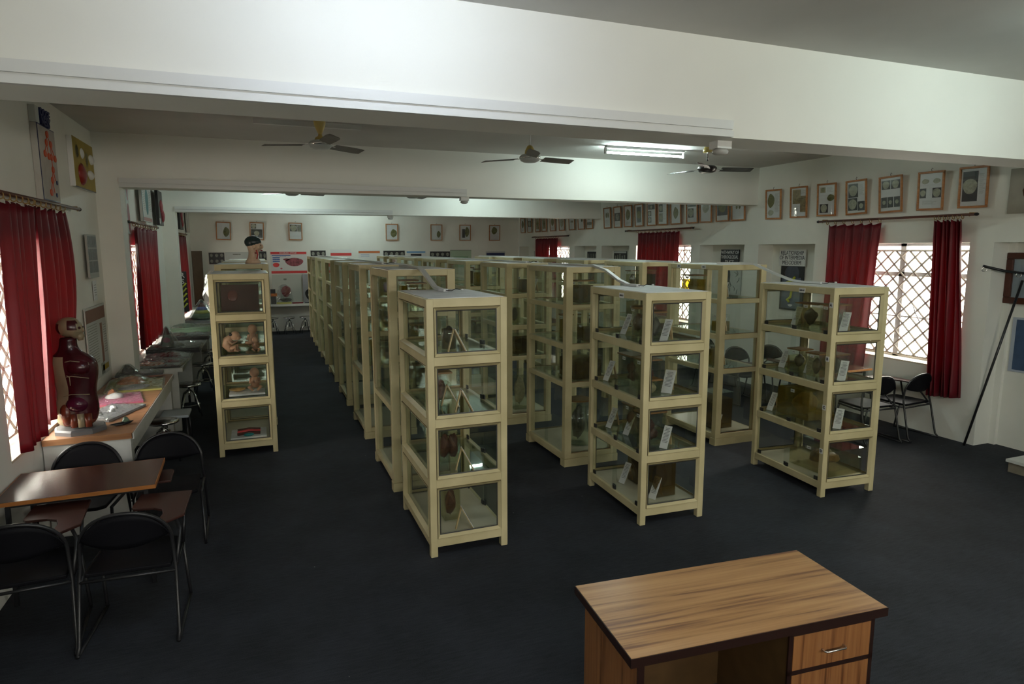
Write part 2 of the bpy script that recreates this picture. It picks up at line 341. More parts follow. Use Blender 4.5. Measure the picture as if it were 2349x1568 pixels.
# windows: steel frame, diamond grille, panes, stays
WFR = mat('grey_window_steel', (0.36, 0.36, 0.38), 0.5); GRL = mat('grille_paint', (0.30, 0.28, 0.25), 0.5)
wi = 0
def window(xf, y0, y1, z0, z1, inward):
    global wi; wi += 1
    e = bpy.data.objects.new('window_%d' % wi, None); col.objects.link(e); e.location = (xf, y0, z0); e['kind'] = 'structure'
    L = y1-y0; H = z1-z0; f = MB(); t = 0.02
    for a, b in ((0, 0.045), (L-0.045, L)): f.box(-t, t, a, b, 0, H)
    for a, b in ((0, 0.05), (H-0.04, H), (H-0.45, H-0.39)): f.box(-t, t, 0, L, a, b)
    for k in (1, 2, 3): yy = L*k/4; wd = 0.04 if k == 2 else 0.022; f.box(-t, t, yy-wd, yy+wd, 0, H)
    f.box(-t/2, t/2, 0, L, H*0.36, H*0.36+0.02)
    f.build('window_frame', WFR, e)
    MB().box(-0.002, 0.002, 0.03, L-0.03, 0.03, H-0.03).build('window_pane', WGLASS, e)
    g = MB(); gx = inward*0.06; s = 0.175; r = 0.0135
    def bar(p, q): g.tube([(gx, p[0], p[1]), (gx, q[0], q[1])], r, 5)
    for sg in (1, -1):
        k = -H if sg == 1 else 0
        while k < L+(0 if sg == 1 else H):
            # line y = k + sg*z'
            pts = []
            za, zb = 0.06, H-0.1
            ya, yb = k+sg*za, k+sg*zb
            lo, hi = 0.0, L
            def cl(yv): return min(max(yv, lo), hi)
            z1_, z2_ = za, zb
            if sg == 1:
                z1_ = max(za, lo-k); z2_ = min(zb, hi-k)
            else:
                z1_ = max(za, k-hi); z2_ = min(zb, k-lo)
            if z2_-z1_ > 0.03: bar((k+sg*z1_, z1_), (k+sg*z2_, z2_))
            k += s*1.15
    bar((0, 0.06), (L, 0.06)); bar((0, H-0.1), (L, H-0.1)); bar((0, 0.06), (0, H-0.1)); bar((L, 0.06), (L, H-0.1))
    g.build('window_grille', GRL, e)
    for k in (0.38, 0.62, 0.85):
        h = MB(); h.tube([(gx*0.5, L*k, H*0.42), (gx*1.6, L*k-0.02, H*0.47), (gx*2.0, L*k-0.09, H*0.40), (gx*1.6, L*k-0.14, H*0.33)], 0.007, 6); h.build('window_stay', WFR, e)
    MB().box(min(0, -inward*0.02), max(0, -inward*0.02), -0.0, 0.0001, 0, 0.001)
for a, b in RW: window(XR+0.24, a, b, 0.88, 2.46, -1)
for a, b in LW: window(XL-0.24, a, b, 0.86, 2.46, 1)
SILL = mat('pale_sill_plaster', (0.62, 0.55, 0.42), 0.6, var=0.06)
for i, (a, b) in enumerate(RW): struct('trim_%d' % (10+i), MB().box(XR-0.0, XR+0.30, a, b, 0.88, 0.90), SILL)
for i, (a, b) in enumerate(LW): struct('trim_%d' % (20+i), MB().box(XL-0.30, XL+0.0, a, b, 0.86, 0.88), SILL)
#PART2
# ------------------------------------------------------------------ display cases
SHORT = dict(w=0.64, d=1.06, h=2.03, post=0.056, rails=[(0.08, 0.15), (0.56, 0.63), (1.04, 1.11), (1.52, 1.59), (1.965, 2.03)], style='short')
TALL = dict(w=0.66, d=1.10, h=2.20, post=0.08, rails=[(0.09, 0.14), (0.89, 0.945), (1.31, 1.37), (1.74, 1.795), (2.14, 2.20)], style='tall')
TALLA = dict(TALL, style='two')
JOINT = mat('grimy_joint', (0.13, 0.09, 0.04), 0.7)  # darker line drawn round each moulding
TAPE = mat('black_door_catch', (0.02, 0.02, 0.02), 0.5)
def make_case(label, c, loc, rz=0, doors='L', group=None, sz=1.0, name='display_case'):
    e = thing(name, label, 'display case', loc, rz, group); w, d, p = c['w'], c['d'], c['post']; Rl = [(a*sz, b*sz) for a, b in c['rails']]; h = c['h']*sz
    st = c['style']; short = st == 'short'
    for x in (0, w-p):
        for y in (0, d-p):
            m = MB()
            if short: m.box(x, x+p, y, y+p, 0, h)
            else:
                m.box(x, x+p, y, y+p, Rl[0][0], h)
            bevel(m.build('post', CREAM, e), 0.004, 1)
    if short:
        m = MB()
        for x in (0.004, w-p+0.004):
            for y in (0.004, d-p+0.004): m.box(x, x+p-0.008, y, y+p-0.008, -0.0, 0.012)
        m.build('foot_pads', BLACK, e)
    else:
        m = MB()
        for y0 in (-0.006, d-0.10): m.box(-0.006, w+0.006, y0, y0+0.106, 0, 0.088)
        m.box(0.02, 0.05, 0.08, d-0.08, 0.05, 0.088); m.box(w-0.05, w-0.02, 0.08, d-0.08, 0.05, 0.088)
        m.build('plinth', CREAM, e)
    mo = MB(); gk = MB(); gr = MB(); q = 0.006
    side = Rl if st != 'two' else [Rl[0], (0.80, 0.86), (2.12, 2.20)]
    lev = Rl if st != 'two' else Rl[:1]+Rl[2:4]+[Rl[4], (0.80, 0.86)]
    for a, b in lev:
        f = MB(); k = 0.012
        if (a, b) in Rl: f.box(k, w-k, q*0.5, p-q, a, b); f.box(k, w-k, d-p+q, d-q*0.5, a, b)
        a2, b2 = (2.12, b) if st == 'two' and b > 2.1 else (a, b)
        if (a, b) in side or a2 != a: f.box(q*0.5, p-q, k, d-k, a2, b2-0.001); f.box(w-p+q, w-q*0.5, k, d-k, a2, b2-0.001)
        bevel(f.build('rail_frame', CREAM, e), 0.003, 1)
    for i in range(4):
        z0, z1 = Rl[i][1], Rl[i+1][0]
        for yy, s in ((0, 1), (d, -1)):
            rect = (p, w-p, z0, z1)
            if short:
                mo.ring((p+0.003, w-p-0.003, z0+0.003, z1-0.003), yy-s*0.005, 0.022, yy+s*0.022, 'y'); gr.ring(rect, yy-s*0.0005, 0.0035, yy+s*0.004, 'y'); gk.ring((p+0.023, w-p-0.023, z0+0.023, z1-0.023), yy+s*0.0175, 0.009, yy+s*0.0195, 'y'); gk.build('gasket', GASK, e); gk = MB()
                g = (p+0.024, w-p-0.024, z0+0.024, z1-0.024)
            else:
                g = (p, w-p, z0, z1); gk.ring(rect, yy+s*0.022, 0.004, yy+s*0.026, 'y'); gk.build('gasket', CREAMW, e); gk = MB()
            MB().box(g[0], g[1], yy+s*0.024-0.002, yy+s*0.024+0.002, g[2], g[3]).build('end_glass', GLASS, e)
    for i in range(len(side)-1):
        z0, z1 = side[i][1], side[i+1][0]
        for xx, s, nm in ((0, 1, 'L'), (w, -1, 'R')):
            if nm in doors and st != 'two':
                half = d/2
                for k, (ya, yb, off) in enumerate(((p, half+0.03, 0.020), (half-0.03, d-p, 0.032))):
                    xc = xx+s*off
                    g = MB().box(xc-0.0022, xc+0.0022, ya, yb, z0, z1).build('sliding_door', GLASS, e)
                    if short:
                        for yy in (ya+0.02, yb-0.065): MB().box(xc-0.006, xc+0.006, yy, yy+0.045, z0, z0+0.035).build('catch', TAPE, g)
            else:
                if short:
                    mo.ring((p+0.003, d-p-0.003, z0+0.003, z1-0.003), xx-s*0.004, 0.02, xx+s*0.03, 'x'); gr.ring((p, d-p, z0, z1), xx-s*0.0005, 0.0035, xx+s*0.004, 'x')
                    gg = (p+0.022, d-p-0.022, z0+0.022, z1-0.022)
                else: gg = (p, d-p, z0, z1)
                xc = xx+s*0.034
                MB().box(xc-0.002, xc+0.002, gg[0], gg[1], gg[2], gg[3]).build('side_glass', GLASS, e)
    if mo.v: mo.build('moulding', CREAM, e); gr.build('dirty_joint', JOINT, e)
    for i in range(1, 4): MB().box(0.04, w-0.04, 0.04, d-0.04, Rl[i][1]-0.008, Rl[i][1]).build('shelf', SHGL, e)
    MB().box(0.03, w-0.03, 0.03, d-0.03, Rl[0][1]-0.02, Rl[0][1]).build('case_floor', SHELFW, e)
    MB().box(0.02, w-0.02, 0.02, d-0.02, h-0.012, h+0.004).build('top_panel', TOPG, e)
    if st == 'two':
        t = MB()
        for xx in (0.003, w-0.006):
            for yy in (p, d-p-0.004): t.box(xx, xx+0.004, yy, yy+0.004, 0.9, 2.1)
        t.build('varnished_edge', CREAMW, e)
    return e
def case_tag(e, y, s, z=1.985, x=-0.004, wd=0.085, hh=0.045):
    m = MB().box(x-0.003, x, y-wd/2, y+wd/2, z-hh/2, z+hh/2).build('name_card', WHITE, e)
    text(s, hh*0.42, T(x-0.0032, y, z) @ F_NX, INK, m, bold=0.001)
F1 = make_case('cream glass display case nearest the camera, tapering down centre of the front', SHORT, (1.13, 4.65, 0), 0, 'R')
F2 = make_case('cream display case in the middle of the front three, black catches at its doors', SHORT, (2.97, 4.56, 0), R(-2.5), 'L')
F3 = make_case('cream display case at the front right lettered A to D on its post', SHORT, (4.95, 4.47, 0), R(-4.5), 'L')
L1 = make_case('narrow cream display case alone on the left aisle holding foetus models', SHORT, (-0.55, 7.95, 0), 0, 'R', sz=1.045)
case_tag(F2, 0.42, 'ABRH-D', x=0.0); case_tag(F3, 0.42, 'ABRH-IF', x=0.0)
for z, s in ((1.87, 'A'), (1.36, 'B'), (0.89, 'C'), (0.46, 'D')):
    m = MB().box(-0.003, 0, 0.012, 0.052, z-0.025, z+0.025).build('letter_card', WHITE, F3); text(s, 0.035, T(-0.0032, 0.032, z) @ F_NX, INK, m, bold=0.002)
MB().box(0.64, 0.645, 0.16, 0.22, 1.23, 1.31).build('price_card', WHITE, L1)
G2 = 'tall cream cases in the rows behind'
A0 = make_case('tall cream glass case directly behind the nearest case', TALLA, (1.13, 6.14, 0), 0, '')
A1 = dup(A0, 'second tall cream case along the aisle, its side in two large panes', (1.14, 8.07, 0))
A2 = make_case('third tall cream case along the aisle, open-looking sides with three rails', TALL, (1.15, 9.96, 0), 0, 'R', G2)
for k, (y, n) in enumerate(((11.87, 'fourth'), (13.80, 'fifth'), (15.62, 'sixth'), (17.3, 'seventh and farthest'))):
    dup(A2, '%s tall cream case along the right side of the aisle' % n, (1.17+0.012*k, y, 0))
B0 = make_case('tall cream glass case behind the middle front case, first of its row', TALL, (3.03, 6.18, 0), 0, 'L', G2)
for y, n in ((8.02, 'second'), (9.86, 'third'), (11.7, 'fourth'), (13.5, 'fifth'), (15.3, 'sixth'), (17.1, 'seventh')):
    dup(B0, '%s tall cream case in the middle row, counted from the front' % n, (3.05, y, 0))
C0 = make_case('tall cream glass case behind the front right case, pale front posts', TALL, (5.08, 6.2, 0), 0, 'L', G2)
for y, n in ((7.95, 'second'), (9.74, 'third'), (11.42, 'fourth'), (13.0, 'fifth'), (14.6, 'sixth')):
    dup(C0, '%s tall cream case in the right-hand row, counted from the front' % n, (5.1, y, 0))
L2 = dup(B0, 'tall cream case right behind the foetus model case, bust on its top', (-0.55, 9.22, 0))
L3 = dup(B0, 'tall cream case in the left row behind the one carrying the bust', (-0.55, 11.1, 0))
L4 = dup(B0, 'farthest tall cream case of the left row', (-0.55, 13.0, 0))
# small rail cards along the tops of the right-hand row
for nm, c, yy in (('C', C0, (0.35, 0.85)),):
    for y in yy: case_tag(c, y, 'ABRH', z=2.17, x=-0.001)

# ------------------------------------------------------------------ jars, tanks, caption cards
LIQ = {}
def liquid(name, c, op, dc): LIQ[name] = glass_mat(name, c, 0.02, 0.2, 0.0, op, dc)
liquid('pale_liquid', (0.86, 0.83, 0.68), 0.07, (0.42, 0.38, 0.24)); liquid('yellow_liquid', (0.62, 0.50, 0.12), 0.35, (0.36, 0.25, 0.03))
liquid('olive_liquid', (0.54, 0.41, 0.18), 0.36, (0.15, 0.095, 0.03)); liquid('green_liquid', (0.86, 0.87, 0.80), 0.05, (0.34, 0.35, 0.28))
LIDB = mat('brown_jar_lid', (0.22, 0.11, 0.03), 0.5, var=0.2, scale=20)
SP = [mat('dark_brown_specimen', (0.045, 0.022, 0.014), 0.5, var=0.3, scale=25), mat('red_brown_specimen', (0.11, 0.03, 0.018), 0.5, var=0.35, scale=22),
      mat('ochre_specimen', (0.36, 0.22, 0.07), 0.5, var=0.3, scale=22), mat('pale_specimen', (0.50, 0.43, 0.27), 0.5, var=0.25, scale=22)]
SHELF = {0: 1.592, 1: 1.112, 2: 0.632, 3: 0.152}
TSH = {0: 1.797, 1: 1.372, 2: 0.947, 3: 0.142}
def world_of(c, x, y, z):
    a = c.rotation_euler[2]; return (c.location[0]+x*math.cos(a)-y*math.sin(a), c.location[1]+x*math.sin(a)+y*math.cos(a), z)
def jar(label, loc, w=0.17, d=0.13, h=0.26, liq='pale_liquid', spec=0, lid='flat', fill=0.82, rz=0, shape='lobe', cat='specimen jar', lbl=True, n=1, seed=1, name='specimen_jar'):
    e = thing(name, label, cat, loc, rz)
    if lid in ('round', 'museum'):
        MB().lathe([(w/2, 0), (w/2, h*0.94), (w/2-0.004, h*0.94), (w/2-0.004, 0.006)], n=22).build('vessel', JARG, e, True)
        MB().lathe([(w/2-0.006, 0.006), (w/2-0.006, h*fill)], n=22).build('liquid', LIQ[liq], e, True)
    else:
        MB().box(-w/2, w/2, -d/2, d/2, 0, h).build('vessel', JARG, e)
        MB().box(-w/2+0.005, w/2-0.005, -d/2+0.005, d/2-0.005, 0.005, h*fill).build('liquid', LIQ[liq], e)
    if lid == 'flat': MB().box(-w/2-0.006, w/2+0.006, -d/2-0.006, d/2+0.006, h, h+0.014).build('lid', LIDB, e)
    elif lid == 'round': MB().lathe([(w/2+0.012, h*0.94), (w/2+0.012, h*0.94+0.02)], n=24).build('lid', LIDB, e)
    elif lid == 'museum': MB().lathe([(w/2+0.012, h*0.94), (w/2+0.014, h*0.97), (w/2+0.004, h), (0.03, h+0.004)], n=24).build('lid', JARG, e, True)
    elif lid == 'glass': MB().box(-w/2-0.004, w/2+0.004, -d/2-0.004, d/2+0.004, h, h+0.005).build('lid', JARG, e)
    for i in range(n):
        xo = 0 if n == 1 else (-w*0.22+i*w*0.44/(n-1)*1.0); b = MB(); hh = h*fill*0.40; ww = w*0.33/max(1, n*0.62)
        if shape == 'lobe':
            b.blob((xo, 0, h*0.46), (ww, d*0.26, hh), 0, seed+i, 0.16)
        elif shape == 'twin':
            b.blob((xo-0.01, 0, h*0.55), (ww*0.7, d*0.2, hh*0.55), 0, seed, 0.18); b.blob((xo+0.015, 0, h*0.28), (ww*0.9, d*0.24, hh*0.45), 0, seed+5, 0.2)
        elif shape == 'foetus':
            b.blob((xo, 0, h*0.58), (ww*0.62, d*0.25, hh*0.42), 0, seed, 0.05); b.blob((xo+0.006, 0, h*0.30), (ww*0.6, d*0.26, hh*0.55), 0, seed+2, 0.08)
            b.tube([(xo-0.01, -d*0.15, h*0.35), (xo-0.03, -d*0.28, h*0.25), (xo, -d*0.3, h*0.32)], 0.012, 6); b.tube([(xo, -d*0.1, h*0.2), (xo-0.04, -d*0.2, h*0.12), (xo, -d*0.25, h*0.08)], 0.013, 6)
        b.build('specimen', SP[spec], e, True)
    if lbl:
        m = MB().box(-w/2-0.0075, -w/2-0.006, -0.025, 0.025, h*0.86, h*0.97).build('paper_label', WHITE, e)
        MB().box(-w/2-0.0082, -w/2-0.0074, -0.015, 0.015, h*0.90, h*0.92).build('ink_line', INK, m)
    return e
def stand(label, loc, rz=0, h=0.21, wd=0.075, proto=None):
    # caption card leaning on a folding wooden prop; the card faces local -y
    if proto: return dup(proto, label, loc, rz)
    e = thing('caption_stand', label, 'caption card', loc, rz)
    A = Matrix.Rotation(R(-27), 4, 'X')
    c = MB().box(-wd/2, wd/2, -0.002, 0.002, 0, h).xf(A).build('card', WHITE, e)
    li = MB(); z = h*0.9; rnd = random.Random(int(wd*1e4)+int(h*1e3))
    while z > h*0.25:
        q = wd*0.38*rnd.uniform(0.55, 1.0); li.box(-q, q, -0.0032, -0.002, z-0.0035, z); z -= 0.013
    li.xf(A).build('printed_lines', INK, c)
    MB().box(-wd/2+0.004, wd/2-0.004, 0.002, 0.009, 0.0, h*0.98).xf(A).build('front_board', PINE, e)
    t = math.tan(R(27))*h*0.95
    MB().tube([(0, t*0.98, h*0.86), (0, t*0.95+0.05, 0.004)], 0.006, sq=(0.011, 0.0045)).build('back_prop', PINE, e)
    return e
ST = stand('white caption card on the top shelf of the lettered case, nearest its end glass', world_of(F3, 0.26, 0.14, SHELF[0]), R(-68))
ST2 = stand('bold-headed caption card by the end pane, second shelf, middle front case', world_of(F2, 0.36, 0.22, SHELF[1]), R(-58), 0.22, 0.10)
def stands(c, spec):
    for lvl, x, y, rz, lb in spec: stand(lb, world_of(c, x, y, SHELF[lvl]), R(rz), proto=ST)
stands(F3, [(0, 0.25, 0.80, -80, 'white caption card left of the twin lung jar, top shelf, lettered case'),
 (1, 0.22, 0.92, -78, 'white caption card at the far left of the second shelf, lettered case'),
 (1, 0.24, 0.56, -78, 'white caption card between two jars on the second shelf, lettered case'),
 (1, 0.28, 0.14, -66, 'white caption card behind the end pane on the second shelf, lettered case'),
 (2, 0.12, 0.95, -80, 'white caption card left of the big yellow tank, front right case'),
 (2, 0.26, 0.13, -64, 'white caption card right of the big yellow tank, front right case')])
stands(F2, [(0, 0.18, 0.72, -80, 'white caption card left of the round-lidded jar, top shelf of the middle front case'),
 (0, 0.28, 0.17, -66, 'caption card before the brown-lidded jar, top shelf end, middle front case'),
 (1, 0.10, 0.90, -78, 'white caption card at the far left of the second shelf, middle front case'),
 (2, 0.14, 0.90, -78, 'left white caption card seen through the third shelf sliding glass, middle front case'),
 (2, 0.18, 0.62, -78, 'right white caption card seen through the third shelf sliding glass, middle front case'),
 (2, 0.29, 0.13, -62, 'white caption card behind the third shelf end pane, middle front case'),
 (3, 0.15, 0.62, -76, 'white caption card on the bottom shelf seen through the sliding glass, middle front case'),
 (3, 0.22, 0.18, -70, 'white caption card on the bottom shelf behind the end pane, middle front case')])
stands(F1, [(0, 0.36, 0.19, 92, 'pale wooden caption prop seen edge-on before the round museum jar, nearest case'),
 (1, 0.35, 0.36, 80, 'pale wooden caption prop seen edge-on, left of two on the second shelf, nearest case'),
 (1, 0.40, 0.14, 88, 'pale wooden caption prop seen edge-on, right of two on the second shelf, nearest case'),
 (2, 0.40, 0.14, 84, 'pale wooden caption prop seen edge-on, third shelf of the nearest case'),
 (3, 0.38, 0.10, 84, 'pale wooden caption prop seen edge-on, bottom shelf of the nearest case')])
w_ = world_of
jar('round clear museum jar with flanged lid, top shelf of the nearest case', w_(F1, 0.27, 0.36, SHELF[0]), 0.13, 0.13, 0.25, 'olive_liquid', 0, 'museum', 0.66, lbl=False)
jar('square clear jar with pale lid, second shelf of the nearest case', w_(F1, 0.22, 0.47, SHELF[1]), 0.15, 0.17, 0.27, 'green_liquid', 1, 'flat', 0.7, lbl=False)
jar('square glass jar with two red-brown specimens, third shelf of the nearest case', w_(F1, 0.27, 0.42, SHELF[2]), 0.17, 0.15, 0.28, 'green_liquid', 1, 'glass', 0.85, n=2, lbl=False)
jar('square jar with ochre lid and red specimen, bottom shelf of the nearest case', w_(F1, 0.26, 0.36, SHELF[3]), 0.14, 0.14, 0.30, 'pale_liquid', 1, 'flat', 0.85, lbl=False)
jar('round jar with wide brown lid, top shelf of the middle front case', w_(F2, 0.31, 0.58, SHELF[0]), 0.20, 0.20, 0.27, 'green_liquid', 1, 'round', 0.7, n=2)
jar('brown-lidded square jar with dark kidney, top shelf end of the middle front case', w_(F2, 0.30, 0.33, SHELF[0]), 0.13, 0.13, 0.24, 'green_liquid', 0, 'flat', 0.8)
jar('long brown-lidded jar with wavy red specimen, second shelf of the middle front case', w_(F2, 0.27, 0.68, SHELF[1]), 0.17, 0.24, 0.28, 'green_liquid', 1, 'flat', 0.9, shape='twin')
jar('brown-lidded jar behind the post, second shelf of the middle front case', w_(F2, 0.28, 0.42, SHELF[1]), 0.17, 0.20, 0.28, 'green_liquid', 1, 'flat', 0.9)
jar('small low jar with brown lid by the end pane, middle front case', w_(F2, 0.19, 0.19, SHELF[1]), 0.13, 0.12, 0.14, 'green_liquid', 3, 'flat', 0.8)
jar('brown-lidded jar with red specimen seen through the third shelf sliding glass, middle front case', w_(F2, 0.32, 0.66, SHELF[2]), 0.2, 0.2, 0.28, 'pale_liquid', 1, 'flat', 0.9, n=2)
jar('wide brown-lidded jar with hand-like brown specimen, third shelf end of the middle front case', w_(F2, 0.27, 0.33, SHELF[2]), 0.24, 0.16, 0.29, 'green_liquid', 1, 'flat', 0.9, shape='twin')
jar('dark jar seen through the bottom sliding glass, middle front case', w_(F2, 0.34, 0.62, SHELF[3]), 0.16, 0.18, 0.30, 'olive_liquid', 0, 'flat', 0.9)
jar('tall dark amber tank behind the bottom end pane, middle front case', w_(F2, 0.36, 0.28, SHELF[3]), 0.22, 0.2, 0.34, 'olive_liquid', 0, 'glass', 0.92)
jar('brown-lidded jar with two dark lungs, top shelf of the lettered case', w_(F3, 0.24, 0.55, SHELF[0]), 0.14, 0.27, 0.24, 'pale_liquid', 0, 'flat', 0.85, n=1, shape='lobe')
jar('brown-lidded jar with one dark organ beside letter A, lettered case', w_(F3, 0.27, 0.26, SHELF[0]), 0.24, 0.15, 0.25, 'green_liquid', 0, 'flat', 0.82)
jar('small brown-lidded jar with dark oval specimen, second shelf of the lettered case', w_(F3, 0.30, 0.74, SHELF[1]), 0.16, 0.18, 0.22, 'pale_liquid', 0, 'flat', 0.7)
jar('small jar with ring-shaped dark specimen beside the lettered post, second shelf', w_(F3, 0.22, 0.40, SHELF[1]), 0.13, 0.16, 0.23, 'pale_liquid', 0, 'flat', 0.85)
jar('yellow-lidded jar behind the second shelf end pane, lettered case', w_(F3, 0.42, 0.36, SHELF[1]), 0.17, 0.16, 0.22, 'pale_liquid', 0, 'flat', 0.8)
jar('big square tank of murky yellow liquid, third shelf of the front right case', w_(F3, 0.34, 0.66, SHELF[2]), 0.36, 0.44, 0.31, 'yellow_liquid', 2, 'none', 0.95, cat='specimen tank', seed=9, name='specimen_tank')
jar('wide clear tank with a white-topped brown specimen, bottom shelf of the front right case', w_(F3, 0.36, 0.36, SHELF[3]), 0.44, 0.52, 0.26, 'pale_liquid', 2, 'glass', 0.62, cat='specimen tank', seed=4, name='specimen_tank')
# jars in the rows behind
def tj(c, lvl, x, y, lb, **k): jar(lb, w_(c, x, y, TSH[lvl]), **k)
tj(B0, 0, 0.32, 0.25, 'brown-lidded yellow jar on the top shelf of the first middle-row tall case', w=0.2, d=0.16, h=0.24, liq='olive_liquid', spec=2)
tj(B0, 1, 0.22, 0.45, 'slim amber jar on the second shelf of the first middle-row tall case', w=0.12, d=0.12, h=0.27, liq='yellow_liquid', spec=2)
tj(B0, 1, 0.42, 0.22, 'low amber tank at the end glass, second shelf of the first middle-row tall case', w=0.26, d=0.2, h=0.18, liq='olive_liquid', spec=1, lid='glass')
tj(B0, 2, 0.33, 0.3, 'wide dark amber tank on the third shelf of the first middle-row tall case', w=0.34, d=0.4, h=0.26, liq='olive_liquid', spec=1, lid='glass')
tj(B0, 3, 0.34, 0.34, 'tall round-lidded jar standing at the bottom of the first middle-row tall case', w=0.26, d=0.26, h=0.55, liq='green_liquid', spec=0, lid='round')
tj(C0, 0, 0.16, 0.75, 'yellow tank with brown lid, top shelf side of the first right-row tall case', w=0.2, d=0.26, h=0.25, liq='yellow_liquid', spec=2)
tj(C0, 1, 0.25, 0.30, 'cube jar half full of amber, second shelf of the first right-row tall case', w=0.17, d=0.15, h=0.21, liq='yellow_liquid', spec=2, lid='none', fill=0.6)
tj(C0, 2, 0.20, 0.34, 'amber jar with brown specimen, third shelf of the first right-row tall case', w=0.14, d=0.14, h=0.24, liq='yellow_liquid', spec=1, lid='none')
tj(C0, 3, 0.26, 0.34, 'large dark tank with a foetus, bottom of the first right-row tall case', w=0.30, d=0.3, h=0.46, liq='olive_liquid', spec=3, lid='glass', shape='foetus', cat='specimen tank')
cc = dict(loc=0)
for lvl, lb in ((0, 'top'), (1, 'second'), (2, 'third'), (3, 'bottom')):
    stand('caption card at the open end, %s shelf of the first right-row tall case' % lb, w_(C0, 0.14, 0.18, TSH[lvl]), R(-72), proto=ST)
B1 = [o for o in col.objects if o.get('label') == 'second tall cream case in the middle row, counted from the front'][0]
tj(B1, 0, 0.36, 0.25, 'black-backed jar at the end glass, top shelf of the second middle-row case', w=0.14, d=0.12, h=0.22, liq='olive_liquid', spec=0, lid='none')
tj(B1, 1, 0.22, 0.28, 'jar with a dark plume-shaped specimen, second shelf of the second middle-row case', w=0.14, d=0.12, h=0.26, liq='pale_liquid', spec=0, lid='none')
tj(B1, 2, 0.34, 0.3, 'broad dark amber tank, third shelf of the second middle-row case', w=0.34, d=0.3, h=0.26, liq='olive_liquid', spec=1, lid='glass', cat='specimen tank')
tj(B1, 3, 0.32, 0.34, 'tall clear jar with green-tinted liquid, bottom of the second middle-row case', w=0.24, d=0.24, h=0.55, liq='green_liquid', spec=3, lid='none')
stand('white caption card leaning in the top shelf of the second middle-row case', w_(B1, 0.42, 0.14, TSH[0]), R(-60), proto=ST)
rnd = random.Random(5)
def find(lb): return [o for o in col.objects if o.get('label') == lb][0]
rows = [(A0, 'the tall case right behind the nearest one'), (A1, 'the second aisle case'), (find('second tall cream case in the right-hand row, counted from the front'), 'the second right-row case'),
        (find('third tall cream case in the right-hand row, counted from the front'), 'the third right-row case'), (find('third tall cream case in the middle row, counted from the front'), 'the third middle-row case')]
kinds = [('pale square jar', dict(w=0.16, d=0.14, h=0.25, liq='pale_liquid', spec=1)), ('amber square jar', dict(w=0.18, d=0.16, h=0.26, liq='yellow_liquid', spec=2)), ('dark narrow jar', dict(w=0.13, d=0.12, h=0.27, liq='olive_liquid', spec=0))]
pj = {}
for c, cn in rows:
    for lvl, ln in ((0, 'top'), (1, 'second'), (2, 'third')):
        for q, yy in enumerate((0.3, 0.75)):
            kn, kw = kinds[(lvl+q+rows.index((c, cn))) % 3]; pos = 'front end' if q == 0 else 'back end'
            lb = '%s, %s shelf, %s, %s' % (kn, ln, pos, cn); p = w_(c, 0.33+rnd.uniform(-0.05, 0.05), yy, TSH[lvl])
            if kn in pj: dup(pj[kn], lb, p, group='jars in the back rows')
            else: pj[kn] = jar(lb, p, **kw); pj[kn]['group'] = 'jars in the back rows'

